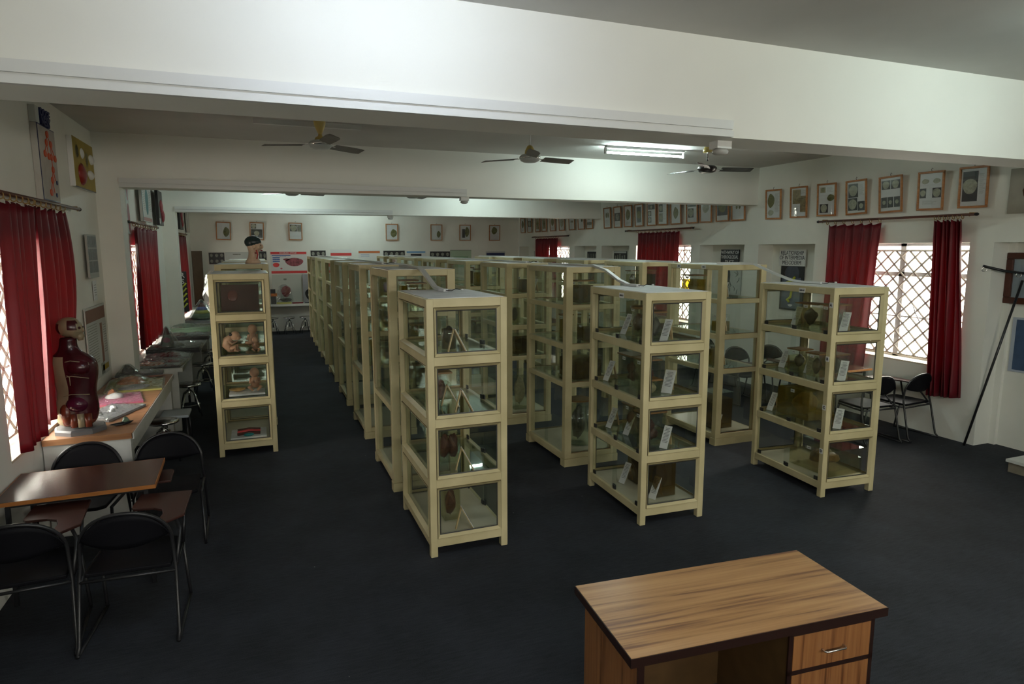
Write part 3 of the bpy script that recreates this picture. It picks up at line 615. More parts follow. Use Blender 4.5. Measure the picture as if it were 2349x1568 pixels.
# left aisle case: model board, foetus models, dishes
FLESH = mat('glossy_flesh_model', (0.55, 0.31, 0.19), 0.3, var=0.2, scale=12)
e = thing('model_board', 'dark red-brown slanting board in the top of the foetus model case', 'model', w_(L1, 0.32, 0.42, 1.665))
A = Matrix.Rotation(R(-22), 4, 'X')
MB().box(-0.22, 0.20, -0.008, 0.008, 0, 0.33).xf(A).build('board', mat('maroon_board', (0.075, 0.03, 0.022), 0.4, var=0.15), e)
MB().blob((-0.09, -0.012, 0.19), (0.06, 0.014, 0.07), 0, 2, 0.05).xf(A).build('round_relief', mat('red_brown_relief', (0.12, 0.03, 0.02), 0.35), e, True)
def foetus(name, label, loc, rz=0, s=1.0, kind='curl'):
    e = thing(name, label, 'anatomical model', loc, rz)
    b = MB()
    if kind == 'curl':
        b.blob((0.045*s, 0, 0.225*s), (0.062*s, 0.055*s, 0.062*s), 0, 1, 0.02); b.blob((0.085*s, 0, 0.20*s), (0.035*s, 0.04*s, 0.035*s), 0, 3, 0.02)
        b.tube([(0.0, 0, 0.22*s), (-0.06*s, 0, 0.17*s), (-0.07*s, 0, 0.10*s), (-0.03*s, 0, 0.05*s), (0.03*s, 0, 0.045*s)], [0.035*s, 0.052*s, 0.06*s, 0.055*s, 0.04*s], 12)
        b.build('body', FLESH, e, True)
        for sy in (-1, 1):
            MB().tube([(-0.04*s, sy*0.045*s, 0.16*s), (0.02*s, sy*0.06*s, 0.12*s), (0.06*s, sy*0.03*s, 0.15*s)], [0.018*s, 0.014*s, 0.011*s], 8).build('arm', FLESH, e, True)
            MB().tube([(-0.01*s, sy*0.035*s, 0.05*s), (0.06*s, sy*0.05*s, 0.09*s), (0.05*s, sy*0.045*s, 0.03*s), (0.09*s, sy*0.045*s, 0.018*s)], [0.028*s, 0.022*s, 0.016*s, 0.012*s], 8).build('leg', FLESH, e, True)
        MB().blob((0.0, -0.045*s, 0.245*s), (0.02*s, 0.012*s, 0.02*s)).build('dark_ear_mark', BLACK, e, True)
    elif kind == 'upright':
        b.blob((0, 0, 0.2*s), (0.05*s, 0.05*s, 0.055*s), 0, 1, 0.02); b.tube([(0, 0, 0.17*s), (0, 0, 0.11*s), (0.005, 0, 0.04*s)], [0.025*s, 0.045*s, 0.04*s], 12)
        b.build('body', FLESH, e, True)
        for sy in (-1, 1):
            MB().tube([(sy*0.04*s, 0, 0.14*s), (sy*0.05*s, -0.03*s, 0.09*s), (0.01*sy*s, -0.05*s, 0.11*s)], 0.013*s, 8).build('arm', FLESH, e, True)
            MB().tube([(sy*0.025*s, 0, 0.05*s), (sy*0.06*s, -0.06*s, 0.05*s), (sy*0.02*s, -0.07*s, 0.015*s)], [0.02*s, 0.017*s, 0.012*s], 8).build('leg', FLESH, e, True)
    return e
foetus('foetus_model', 'large curled flesh-coloured foetus model on the second shelf of the left aisle case', w_(L1, 0.19, 0.42, 1.165), R(-15), 0.90)
e = foetus('foetus_model', 'taller upright foetus model standing behind, second shelf of the left aisle case', w_(L1, 0.42, 0.78, 1.165), R(190), 1.15, 'upright')
foetus('foetus_model', 'slim upright foetus model beside the large curled one in the left aisle case', w_(L1, 0.45, 0.38, 1.165), R(10), 0.72, 'upright')
foetus('foetus_model', 'seated foetus model on the third shelf of the left aisle case', w_(L1, 0.42, 0.36, 0.69), 0, 1.12, 'upright')
e = thing('tray', 'grey flat tray under the seated foetus model, third shelf of the left aisle case', 'tray', w_(L1, 0.33, 0.36, 0.665)); MB().box(-0.2, 0.2, -0.14, 0.14, 0, 0.022).build('board', TOPG, e)
e = thing('model_dish', 'ochre oval dish left of the seated foetus in the left aisle case', 'dish', w_(L1, 0.22, 0.38, 0.69)); MB().lathe([(0.03, 0), (0.09, 0.02), (0.095, 0.035), (0.085, 0.034), (0.03, 0.012)], sy=0.6).build('dish', SP[2], e, True)
e = thing('model_board', 'dark board with red ridges and a teal patch, bottom of the left aisle case', 'model', w_(L1, 0.32, 0.34, 0.16))
MB().box(-0.2, 0.2, -0.2, 0.2, 0, 0.015).build('board', TOPG, e)
for k in range(3): MB().tube([(-0.13, -0.1+k*0.09, 0.03), (0.0, -0.09+k*0.09, 0.04), (0.13, -0.1+k*0.09, 0.03)], 0.017, 8).build('ridge', REDM if k == 1 else SP[1], e, True)
MB().blob((0.0, -0.14, 0.03), (0.06, 0.03, 0.02)).build('teal_patch', mat('teal_model', (0.03, 0.25, 0.25), 0.3), e, True)

# cable conduits lying over the tops of the cases
def conduit(label, pts, wd=0.022, th=0.011, cat='cable conduit'):
    e = thing('cable_conduit', label, cat, pts[0]); o = pts[0]
    MB().tube([tuple(p[i]-o[i] for i in range(3)) for p in pts], 0, sq=(wd, th)).build('strip', PLAST, e)
    q = tuple(pts[-1][i]-o[i] for i in range(3))
    MB().tube([q, (q[0]+0.04, q[1]-0.03, q[2]-0.004), (q[0]+0.08, q[1]-0.02, q[2]+0.012), (q[0]+0.13, q[1]-0.05, q[2]+0.004)], 0.0035, 6).build('loose_wire', BLACK, e)
    MB().blob((q[0]+0.13, q[1]-0.05, q[2]+0.006), (0.014, 0.012, 0.008)).build('connector', PLAST, e, True)
    return e
conduit('pale cable conduit dropping from the tall case onto the nearest case top', [(1.45, 7.1, 2.216), (1.46, 6.5, 2.216), (1.44, 6.16, 2.216), (1.44, 6.02, 2.19), (1.45, 5.62, 2.06), (1.46, 5.45, 2.047), (1.48, 5.36, 2.046)])
conduit('pale cable conduit curving from the middle row down to the middle front case top', [(3.3, 7.2, 2.216), (3.33, 6.5, 2.216), (3.36, 6.2, 2.216), (3.38, 5.95, 2.17), (3.36, 5.65, 2.08), (3.34, 5.45, 2.049), (3.36, 5.3, 2.047)])
conduit('long pale cable conduit sweeping from the right row to the lettered case', [(5.2, 6.45, 2.218), (5.36, 6.22, 2.222), (5.42, 6.05, 2.21), (5.38, 5.7, 2.12), (5.33, 5.4, 2.06), (5.3, 5.2, 2.047), (5.3, 4.95, 2.047)])
conduit('flat pale cable conduit lying along the tops of the aisle cases', [(1.5, 18.3, 2.218), (1.48, 14.0, 2.226), (1.47, 10.0, 2.224), (1.46, 8.2, 2.218)])
conduit('flat pale cable conduit lying along the tops of the middle row', [(3.4, 18.1, 2.218), (3.38, 12.0, 2.226), (3.38, 8.1, 2.218)])
conduit('flat pale cable conduit lying along the tops of the right row', [(5.2, 15.6, 2.218), (5.2, 10.0, 2.226), (5.18, 7.3, 2.218)])


#PART3
# ------------------------------------------------------------------ tube lights, fans, smoke detectors
def tube_light(label, x0, x1, y, z=3.66, lit=True, m=None):
    e = thing('tube_light', label, 'tube light', ((x0+x1)/2, y, z), R(0)); L = (x1-x0)/2
    MB().box(-L, L, -0.028, 0.028, *((0.055, 0.09) if lit else (0.01, 0.06))).build('batten', PLAST, e)
    MB().box(-0.03, 0.03, -0.02, 0.02, 0.06, ZC-z).build('ceiling_bracket', PLAST, e)
    if lit:
        for s in (-1, 1): MB().box(s*L-0.012, s*L+0.012, -0.016, 0.016, -0.02, 0.065).build('lamp_holder', PLAST, e)
        MB().tube([(-L+0.014, 0, 0), (L-0.014, 0, 0)], 0.014, 10).build('tube', m or TUBE, e, True)
    return e
tube_light('only lit fluorescent tube in view, glowing white on the ceiling at the right', 4.36, 5.60, 7.76)
tube_light('unlit white tube batten on the ceiling behind the yellow-stemmed fan', 0.02, 1.13, 7.50, 3.69, lit=False)
tube_light('fluorescent tube over the camera end lighting the left part of the big beam', 0.05, 1.25, 2.60, 3.66, m=TUBEC)  # out-of-view tube pair over the camera, added to brighten the beam face
tube_light('fluorescent tube over the camera end lighting the right part of the big beam', 4.35, 5.55, 2.0, 3.66)
tube_light('fluorescent tube in the second bay, hidden above the beam on the left', -0.1, 1.1, 13.2, 3.66)  # unseen tube pair added to raise the light in this bay
tube_light('fluorescent tube in the second bay, hidden above the beam on the right', 4.0, 5.2, 13.2, 3.66)
tube_light('fluorescent tube in the last bay near the back wall', 2.0, 3.2, 18.6, 3.66)  # out of view, added to brighten the back wall end
def fan(label, x, y, zh, a0, stem, body, blade, style):
    e = thing('ceiling_fan', label, 'ceiling fan', (x, y, zh)); H = ZC-zh
    if style == 'cups':
        MB().lathe([(0.018, H-0.15), (0.03, H-0.13), (0.058, H-0.06), (0.064, H-0.01), (0.06, H)], n=22).build('canopy_cup', stem, e, True)
        MB().lathe([(0.06, 0.045), (0.052, 0.07), (0.022, H-0.17), (0.017, H-0.14)], n=22).build('lower_cup', stem, e, True)
    else:
        MB().lathe([(0.011, 0.10), (0.011, H)], n=12).build('down_rod', PLAST if style == 'rod' else CHROME, e, True)
        zc = 0.045 if style == 'rod' else H-0.14
        MB().lathe([(0.06, zc), (0.056, zc+0.04), (0.03, zc+0.09), (0.014, zc+0.10)], n=22).build('bell_cover', stem, e, True)
    MB().lathe([(0.07, -0.045), (0.105, -0.03), (0.118, -0.005), (0.118, 0.02), (0.10, 0.038), (0.05, 0.048)], n=28).build('motor', body, e, True)
    MB().lathe([(0.119, -0.006), (0.122, 0.0), (0.122, 0.01), (0.119, 0.016)], n=28).build('trim_band', CHROME if style != 'dark' else body, e, True)
    for k in range(3):
        A = Matrix.Rotation(R(a0+120*k), 4, 'Z')
        MB().box(0.10, 0.20, -0.016, 0.016, -0.004, 0.002).xf(A).build('blade_arm', CHROME, e)
        m = MB(); n = 7
        for i in range(n):
            t = i/(n-1); xx = 0.18+t*0.43; wd = 0.055+0.014*math.sin(t*2.4); sw = 0.0
            if t == 1: wd *= 0.75
            tw = 0.016
            m.v += [(xx, -wd+sw, tw-0.002), (xx, wd+sw, -tw-0.002), (xx, wd+sw, -tw+0.002), (xx, -wd+sw, tw+0.002)]
        for i in range(n-1):
            for q in range(4): a = i*4+q; b = i*4+(q+1) % 4; m.f.append((a, b, b+4, a+4)); m.m.append(0)
        m.f.append((0, 1, 2, 3)); m.m.append(0); m.f.append((4*n-4, 4*n-3, 4*n-2, 4*n-1)); m.m.append(0)
        m.xf(A).build('blade', blade, e)
    return e
fan('ceiling fan with yellow double-cup stem under the unlit tube, leftmost', 0.67, 7.3, 3.49, 38, FANY, FANW, FANB, 'cups')
fan('ceiling fan with small yellow bell and pale motor, middle of the near bay', 2.95, 7.0, 3.42, 12, FANY, FANW, FANB, 'rod')
fan('dark brown ceiling fan beside the lit tube', 5.42, 7.0, 3.40, -14, FANY, FANK, FANK, 'dark')
fan('grey ceiling fan showing just under the second beam', 0.60, 12.2, 3.37, 20, FANY, FANW, FANB, 'rod')
fan('ceiling fan whose motor barely shows under the second beam, right of the grey one', 2.75, 12.2, 3.38, 55, FANY, FANW, FANB, 'rod')
def detector(label, x, y, z):
    e = thing('smoke_detector', label, 'detector', (x, y, z))
    MB().box(-0.06, 0.06, -0.045, 0.045, 0.035, 0.085).build('junction_box', PLAST, e)
    MB().lathe([(0.03, -0.005), (0.052, 0.005), (0.055, 0.02), (0.045, 0.035)], n=18).build('sensor_head', mat('greyed_plastic', (0.42, 0.42, 0.40), 0.5), e, True)
detector('boxy white detector under the end of the big beam trunking', 3.03, 3.78, 3.045)
detector('small detector under the second beam trunking end', 2.80, 9.08, 3.045)
detector('small detector under the third beam', 2.78, 14.60, 3.045)

# ------------------------------------------------------------------ curtains
def curtain(label, top, bot, wall, n=8, amp=0.035, group=None, seed=0, scal=True, bulge=0.0):
    # top/bot: ((y0, z0), (y1, z1)); wall = x of the cloth plane
    e = thing('curtain', label, 'curtain', (wall, (top[0][0]+top[1][0])/2, top[0][1]), 0, group)
    ox, oy, oz = e.location; rnd = random.Random(seed); ph = rnd.uniform(0, 6); U, V = n*10, 26; m = MB()
    for side in (0, 1):
        for j in range(V+1):
            v = j/V
            for i in range(U+1):
                u = i/U; ya = top[0][0]*(1-u)+top[1][0]*u; yb = bot[0][0]*(1-u)+bot[1][0]*u; za = top[0][1]*(1-u)+top[1][1]*u; zb = bot[0][1]*(1-u)+bot[1][1]*u
                fr = 2*PI*n*u; a = amp*(0.8+0.5*v)
                xx = a*math.sin(fr+ph+0.7*math.sin(3*v+ph))+0.4*a*math.sin(0.37*fr+2*v+ph)
                sag = 0.028*(1-math.cos(fr))*0.5*(1-v)**6 if scal else 0
                yy = ya*(1-v)+yb*v+0.012*math.sin(fr*0.5+4*v)+bulge*u*math.sin(PI*min(1, v*1.15))**0.8
                zz = (za-sag)*(1-v)+zb*v
                m.v.append((wall+xx-ox+(0.0012 if side else -0.0012), yy-oy, zz-oz))
    K = (U+1)*(V+1)
    for j in range(V):
        for i in range(U):
            a = j*(U+1)+i; m.f.append((a, a+1, a+U+2, a+U+1)); m.f.append((K+a, K+a+U+1, K+a+U+2, K+a+1)); m.m += [0, 0]
    for j in range(V):
        for i in (0, U): a = j*(U+1)+i; m.f.append((a, a+U+1, K+a+U+1, K+a)); m.m.append(0)
    for i in range(U):
        for j in (0, V): a = j*(U+1)+i; m.f.append((a, a+1, K+a+1, K+a)); m.m.append(0)
    m.build('cloth', CURT, e, True)
    for i in range(n+1):
        u = i/n; yy = top[0][0]*(1-u)+top[1][0]*u-oy; zr = 0.028
        MB().tube([(0.021*math.cos(t), yy+0.003*math.sin(t), zr+0.026*math.sin(t)) for t in [2*PI*k/12 for k in range(12)]], 0.0045, 6, closed=True).build('curtain_ring', RING, e, True)
    return e
def rod(label, x, y0, y1, z, wall):
    e = thing('curtain_rod', label, 'curtain rod', (x, (y0+y1)/2, z)); L = (y1-y0)/2
    MB().tube([(0, -L, 0), (0, L, 0)], 0.016, 10).build('pole', ROD, e, True)
    for s in (-1, 1):
        MB().blob((0, s*L, 0), (0.02, 0.03, 0.02)).build('finial', BLACK, e, True)
        MB().tube([(wall-x, s*(L-0.08), 0.02), (0, s*(L-0.08), 0.02), (0, s*(L-0.08), -0.022)], 0.007, 6).build('bracket', RING, e)
    return e
rod('long dark curtain rod over the big right-hand window', XR-0.10, 5.22, 7.55, 2.79, XR)
rod('dark curtain rod on the right wall over the second window', XR-0.10, 10.6, 13.1, 2.79, XR)
rod('dark curtain rod on the right wall over the farthest window', XR-0.10, 16.1, 18.6, 2.74, XR)
rod('dark curtain rod crowded with rings at the left edge over the near left window', XL+0.075, 5.0, 7.80, 2.80, XL)
rod('ringed curtain rod on the left wall beyond the first column', XL+0.075, 10.5, 13.3, 2.78, XL)
rod('short-looking curtain rod on the far left wall beyond the second column', XL+0.075, 15.9, 18.3, 2.76, XL)
curtain('wide red curtain at the left half of the big right-hand window', ((6.50, 2.74), (7.38, 2.74)), ((6.62, 0.62), (7.35, 0.60)), XR-0.10, 6, 0.035, seed=1)
curtain('narrow bunched red curtain at the right half of the big right-hand window', ((5.38, 2.74), (5.72, 2.74)), ((5.24, 0.56), (5.62, 0.52)), XR-0.10, 6, 0.045, seed=2)
curtain('red curtain pair drawn together over the second right window', ((11.08, 2.74), (12.6, 2.74)), ((11.12, 0.7), (12.6, 0.7)), XR-0.10, 10, 0.035, seed=3)
curtain('left red curtain of the farthest right window', ((17.4, 2.69), (18.35, 2.69)), ((17.45, 0.7), (18.3, 0.7)), XR-0.10, 7, 0.03, seed=4)
curtain('right red curtain of the farthest right window', ((16.75, 2.69), (17.34, 2.69)), ((16.8, 0.7), (17.3, 0.7)), XR-0.10, 5, 0.03, seed=5)
curtain('red curtain nearest the left edge hanging by the torso model', ((5.62, 2.75), (6.29, 2.75)), ((5.52, 0.93), (6.10, 0.95)), XL+0.075, 5, 0.028, seed=6)
curtain('second red curtain at the near left window, touching the notice board side', ((6.34, 2.75), (7.21, 2.75)), ((6.12, 0.98), (6.78, 1.10)), XL+0.07, 6, 0.028, seed=7, bulge=0.3)
curtain('long red curtain on the left wall beyond the first column', ((10.85, 2.73), (12.95, 2.73)), ((10.75, 0.92), (12.8, 0.95)), XL+0.08, 9, 0.03, seed=8)
curtain('red curtain farthest along the left wall', ((16.3, 2.71), (17.85, 2.71)), ((16.35, 0.95), (17.7, 0.9)), XL+0.08, 7, 0.03, seed=9)

# ------------------------------------------------------------------ framed pictures
PH = [mat('dark_photo', (0.055, 0.06, 0.06), 0.5), mat('pale_organ', (0.42, 0.43, 0.33), 0.5, var=0.25, scale=30), mat('olive_organ', (0.17, 0.17, 0.05), 0.5, var=0.4, scale=30),
      mat('grey_photo', (0.25, 0.26, 0.22), 0.5, var=0.4, scale=25), mat('sepia_photo', (0.30, 0.25, 0.13), 0.5, var=0.4, scale=25)]
PAPR = mat('picture_paper', (0.72, 0.75, 0.76), 0.5)
def picture(label, loc, rz, w, h, spec, group, tilt=3.0, skew=0, fine=True):
    # local: x right, z up, faces -y; origin at the middle of the bottom edge
    e = thing('framed_picture', label, 'framed picture', loc, rz, group); e.rotation_euler = (R(tilt), R(skew), rz)
    f = MB(); t = 0.026
    f.box(-w/2, w/2, -0.022, 0, 0, t); f.box(-w/2, w/2, -0.022, 0, h-t, h); f.box(-w/2, -w/2+t, -0.022, 0, t, h-t); f.box(w/2-t, w/2, -0.022, 0, t, h-t)
    bevel(f.build('frame', WOODF, e), 0.005, 2)
    MB().box(-w/2+t, w/2-t, -0.008, -0.004, t, h-t).build('print', PAPR, e)
    for p in spec:
        x0, x1, z0, z1, k = p[:5]; X0, X1, Z0, Z1 = [(-w/2+t+(w-2*t)*x0), (-w/2+t+(w-2*t)*x1), t+(h-2*t)*z0, t+(h-2*t)*z1]
        if k in (0, 3, 4):
            q = MB().box(X0, X1, -0.0095, -0.008, Z0, Z1).build('photo', PH[k], e)
            if len(p) > 5:
                kk, ra = p[5], p[6]; cx, cz = (X0+X1)/2, (Z0+Z1)/2; rr = min(X1-X0, Z1-Z0)/2*ra
                MB().prism([(cx+rr*math.cos(a)*(1+0.08*math.sin(3*a)), cz+rr*1.05*math.sin(a)) for a in [2*PI*i/16 for i in range(16)]], -0.0105, -0.0095, axis='y').build('organ_image', PH[kk], q)
        elif k == 9:
            l = MB(); zz = Z1
            while zz > Z0: l.box(X0, X0+(X1-X0)*random.Random(int(zz*999)).uniform(0.6, 1), -0.0088, -0.008, zz-0.0022, zz); zz -= 0.011
            l.build('text_lines', PH[3], e)
        else:
            cx, cz, rx, rz_ = (X0+X1)/2, (Z0+Z1)/2, (X1-X0)/2, (Z1-Z0)/2
            MB().prism([(cx+rx*math.cos(a)*(1+0.12*math.sin(2*a+1)), cz+rz_*math.sin(a)*(1+0.08*math.cos(3*a))) for a in [2*PI*i/18 for i in range(18)]], -0.0095, -0.008, axis='y').build('organ_image', PH[k], e)
    if fine:
        MB().box(-w/2+t, w/2-t, -0.014, -0.0125, t, h-t).build('picture_glass', PGLASS, e)
        MB().tube([(0, -0.004, h-0.005), (-0.004, -0.008, h+0.022), (0.006, -0.006, h+0.04), (0.014, -0.004, h+0.028)], 0.003, 6).build('hook', BLACK, e)
    return e
NX = PI/2*-1  # faces -x: local -y -> -x
near = [(8.55, 'an olive lobed organ, first of the seven', [(0.08, 0.55, 0.38, 0.9, 2), (0.1, 0.5, 0.08, 0.3, 1), (0.6, 0.95, 0.2, 0.9, 9)]),
 (8.01, 'two overlapping brown photos', [(0.08, 0.62, 0.45, 0.95, 4), (0.6, 0.97, 0.15, 0.72, 4), (0.62, 0.95, 0.8, 0.93, 9), (0.08, 0.55, 0.15, 0.35, 9)]),
 (7.47, 'four small scattered olive photos', [(0.1, 0.42, 0.75, 0.93, 4, 2, 0.8), (0.55, 0.97, 0.45, 0.68, 2), (0.08, 0.6, 0.06, 0.36, 0, 1, 0.9), (0.5, 0.95, 0.75, 0.92, 9)]),
 (6.94, 'two stacked white round specimens and a dark photo', [(0.06, 0.6, 0.5, 0.94, 0, 1, 0.9), (0.04, 0.55, 0.08, 0.48, 0, 1, 0.9), (0.58, 0.96, 0.06, 0.36, 0, 1, 0.6), (0.66, 0.95, 0.55, 0.9, 9)]),
 (6.40, 'two round specimens above three narrow bone photos', [(0.05, 0.48, 0.66, 0.93, 0, 1, 0.85), (0.52, 0.96, 0.66, 0.93, 0, 1, 0.85), (0.03, 0.32, 0.1, 0.42, 0, 1, 0.6), (0.35, 0.63, 0.1, 0.42, 0, 1, 0.6), (0.67, 0.96, 0.1, 0.42, 0, 1, 0.6)]),
 (5.85, 'pale faded kidney-shaped images, dark leaning frame', [(0.1, 0.4, 0.7, 0.85, 1), (0.6, 0.9, 0.7, 0.85, 1), (0.02, 0.3, 0.3, 0.58, 0, 1, 0.9), (0.58, 0.96, 0.3, 0.58, 0, 1, 0.9), (0.15, 0.8, 0.1, 0.22, 9)]),
 (5.32, 'one big white skull base on black', [(0.06, 0.66, 0.12, 0.93, 0, 1, 0.95), (0.72, 0.95, 0.3, 0.85, 9)])]
for y, d, s in near:
    w = 0.35; picture('framed print of %s, near right wall' % d, (XR-0.03, y, 2.87), NX, w, 0.485, s, 'seven framed prints over the big right window', 4.0, -1.5 if y in (6.94, 6.40) else 1.0)
A_ = [(0.2, 0.8, 0.3, 0.85, 2), (0.15, 0.85, 0.08, 0.2, 9)]; B_ = [(0.1, 0.9, 0.35, 0.8, 0, 1, 0.8), (0.15, 0.85, 0.08, 0.25, 9)]; C_ = [(0.08, 0.5, 0.55, 0.92, 0, 1, 0.85), (0.08, 0.5, 0.1, 0.5, 3, 1, 0.7), (0.56, 0.92, 0.2, 0.9, 9)]; D_ = [(0.15, 0.85, 0.15, 0.9, 4, 2, 0.75)]; E_ = [(0.3, 0.45, 0.4, 0.55, 2), (0.55, 0.7, 0.4, 0.55, 2)]
mid = [(14.05, 'a faint pair of olive shapes, far left end', [(0.25, 0.45, 0.5, 0.8, 2), (0.55, 0.75, 0.5, 0.8, 2), (0.1, 0.9, 0.1, 0.4, 9)]), (13.57, 'a dark crowded group photo', [(0.05, 0.95, 0.3, 0.72, 0, 3, 0.8), (0.1, 0.9, 0.1, 0.25, 9)]), (13.10, 'a green stalk-shaped organ', A_), (12.63, 'a green oval on black', [(0.2, 0.8, 0.15, 0.9, 0, 2, 0.95)]),
 (12.13, 'three small stacked black photos', [(0.05, 0.9, 0.72, 0.95, 0, 1, 0.7), (0.05, 0.45, 0.4, 0.66, 0, 1, 0.7), (0.05, 0.45, 0.1, 0.36, 0, 1, 0.7)]), (11.72, 'black photos beside text, touching its left neighbour', C_), (11.25, 'a green cone-shaped organ', [(0.25, 0.75, 0.2, 0.72, 2)]), (10.72, 'a white round specimen on black under a dark strip', [(0.1, 0.9, 0.66, 0.95, 0), (0.1, 0.65, 0.2, 0.6, 0, 1, 0.9)]),
 (10.30, 'a pale green lobed blot', [(0.2, 0.8, 0.35, 0.8, 1)]), (9.82, 'a dark green photo filling the frame', [(0.05, 0.95, 0.2, 0.95, 0, 2, 0.8)]), (9.40, 'two tiny dots on white, nearest the beam', E_)]
for i, (y, d, s) in enumerate(mid):
    picture('framed print of %s, second bay' % d, (XR-0.03, y, 2.88), NX, 0.36 if i > 3 else 0.34, 0.50, s, 'eleven framed prints in the second bay', 3.0, (i % 3-1)*0.8)
far = [(19.51, 'farthest left'), (18.94, 'second from the back corner'), (18.32, 'third from the back corner, sepia oval'), (17.84, 'fourth from the back corner, brown oval'), (17.23, 'fifth from the back corner, green streak'), (16.62, 'sixth from the back corner, pale oval'), (15.99, 'third from the third beam, small dark blot'), (15.44, 'second from the third beam, mostly white'), (14.98, 'nearest the third beam, greenish bands')]
for i, (y, d) in enumerate(far):
    picture('small framed print, far right wall, %s' % d, (XR-0.03, y, 2.89), NX, 0.36, 0.48, (A_, B_, D_, D_, A_, [(0.2, 0.8, 0.15, 0.85, 1)], E_, [(0.5, 0.8, 0.4, 0.7, 2)], [(0.1, 0.9, 0.5, 0.7, 2), (0.1, 0.9, 0.2, 0.35, 3)])[i], 'nine framed prints in the last bay', 3.0, 0)
back = [(-0.90, 'dark green vest-shaped organ, leftmost on the back wall', [(0.5, 0.95, 0.15, 0.75, 2)], 2), (-0.03, 'white specimens on black behind the bust head', [(0.05, 0.45, 0.66, 0.95, 0, 1, 0.9), (0.03, 0.95, 0.1, 0.62, 0, 1, 0.6)], 2), (1.02, 'white egg-shaped specimen on black, above the red poster', [(0.05, 0.62, 0.5, 0.93, 0, 1, 0.95), (0.66, 0.97, 0.5, 0.93, 3)], 1),
 (3.83, 'olive round organ, fourth from the left on the back wall', [(0.4, 0.95, 0.15, 0.7, 2)], 0), (5.23, 'narrow green strip at its right, fifth on the back wall', [(0.55, 0.9, 0.15, 0.6, 2)], 0), (6.17, 'black and olive sprig, sixth on the back wall', [(0.2, 0.5, 0.15, 0.75, 0), (0.5, 0.9, 0.2, 0.9, 2)], 0), (7.17, 'dark green wedge, rightmost on the back wall', [(0.2, 0.75, 0.4, 0.92, 2)], 0)]
for x, d, s, sk in back: picture('wooden framed print of %s' % d, (x, Y1-0.03, 2.65), 0, 0.38, 0.50, s, 'seven framed prints on the back wall', 3.0, sk)

# ------------------------------------------------------------------ posters and boards
def board(name, label, cat, loc, rz, w, h, base, bits=(), th=0.012, group=None, edge=None):
    e = thing(name, label, cat, loc, rz, group)
    MB().box(-w/2, w/2, -th, 0, 0, h).build('sheet', base, e)
    for b in bits:
        nm, x0, x1, z0, z1, m = b[:6]; k = b[6] if len(b) > 6 else 'r'
        X0, X1, Z0, Z1 = -w/2+w*x0, -w/2+w*x1, h*z0, h*z1; q = MB(); t = b[7] if len(b) > 7 else 0.002
        if k == 'r': q.box(X0, X1, -th-t, -th+0.0005, Z0, Z1)
        elif k == 'e': cx, cz = (X0+X1)/2, (Z0+Z1)/2; q.prism([(cx+(X1-X0)/2*math.cos(a)*(1+0.08*math.sin(3*a)), cz+(Z1-Z0)/2*math.sin(a)) for a in [2*PI*i/20 for i in range(20)]], -th-t, -th+0.0005, axis='y')
        elif k == 'l':
            zz = Z1
            while zz > Z0: q.box(X0, X1, -th-t, -th+0.0005, zz-0.006, zz); zz -= 0.028
        elif k == 'b': q.blob(((X0+X1)/2, -th, (Z0+Z1)/2), ((X1-X0)/2, t, (Z1-Z0)/2), 0, 3, 0.06)
        q.build(nm, m, e, k == 'b')
    return e
BOARDK = mat('black_board', (0.012, 0.012, 0.014), 0.4); GREYP = mat('grey_poster', (0.36, 0.36, 0.38), 0.5); YEL = mat('mustard_board', (0.36, 0.26, 0.02), 0.55, var=0.12)
def tx(e, s, size, x, z, m, th=0.013, sx=1.0, bold=0.0): return text(s, size, T(x, -th-0.0015, z) @ F_Y, m, e, sx=sx, bold=bold)
ORG = mat('orange_red_disc', (0.55, 0.07, 0.01), 0.5); NAVY = mat('navy_letter', (0.015, 0.025, 0.11), 0.5)
PX = PI/2  # faces +x
e = board('diagram_board', 'tall white board of orange discs with navy title letters, near left wall', 'diagram board', (XL+0.003, 6.98, 2.825), PX, 0.50, 0.64, mat('aged_white_board', (0.48, 0.46, 0.42), 0.6, var=0.08), th=0.05)
MB().box(-0.25, 0.25, -0.052, -0.048, 0.0, 0.64).build('navy_border', NAVY, e); MB().box(-0.24, 0.24, -0.054, -0.050, 0.008, 0.632).build('face', mat('aged_white_face', (0.45, 0.42, 0.385), 0.6, var=0.1), e)
for i, (u, v) in enumerate(((0.5, 0.92), (0.42, 0.80), (0.68, 0.80), (0.28, 0.64), (0.5, 0.62), (0.66, 0.62), (0.88, 0.62), (0.68, 0.45), (0.58, 0.30), (0.44, 0.12))):
    q = MB(); cx, cz = -0.24+0.48*u, 0.63*v; q.prism([(cx+0.034*math.cos(a), cz+0.03*math.sin(a)) for a in [2*PI*k/14 for k in range(14)]], -0.062, -0.054, axis='y'); q.build('orange_disc', ORG, e)
q = MB()
for a, b in (((0.5, 0.92), (0.42, 0.80)), ((0.5, 0.92), (0.68, 0.80)), ((0.42, 0.8), (0.28, 0.64)), ((0.42, 0.8), (0.5, 0.62)), ((0.68, 0.8), (0.66, 0.62)), ((0.68, 0.8), (0.88, 0.62)), ((0.66, 0.62), (0.68, 0.45)), ((0.68, 0.45), (0.58, 0.3)), ((0.68, 0.45), (0.78, 0.3)), ((0.58, 0.3), (0.44, 0.12)), ((0.58, 0.3), (0.66, 0.12))):
    q.tube([(-0.24+0.48*a[0], -0.056, 0.63*a[1]), (-0.24+0.48*b[0], -0.056, 0.63*b[1])], 0.003, 5)
q.build('linking_lines', ORG, e)
for u, v in ((0.86, 0.28), (0.78, 0.1)): MB().prism([(-0.24+0.48*u+0.018*math.cos(a), 0.63*v+0.02*math.sin(a)) for a in [2*PI*k/10 for k in range(10)]], -0.06, -0.054, axis='y').build('navy_dot', NAVY, e)
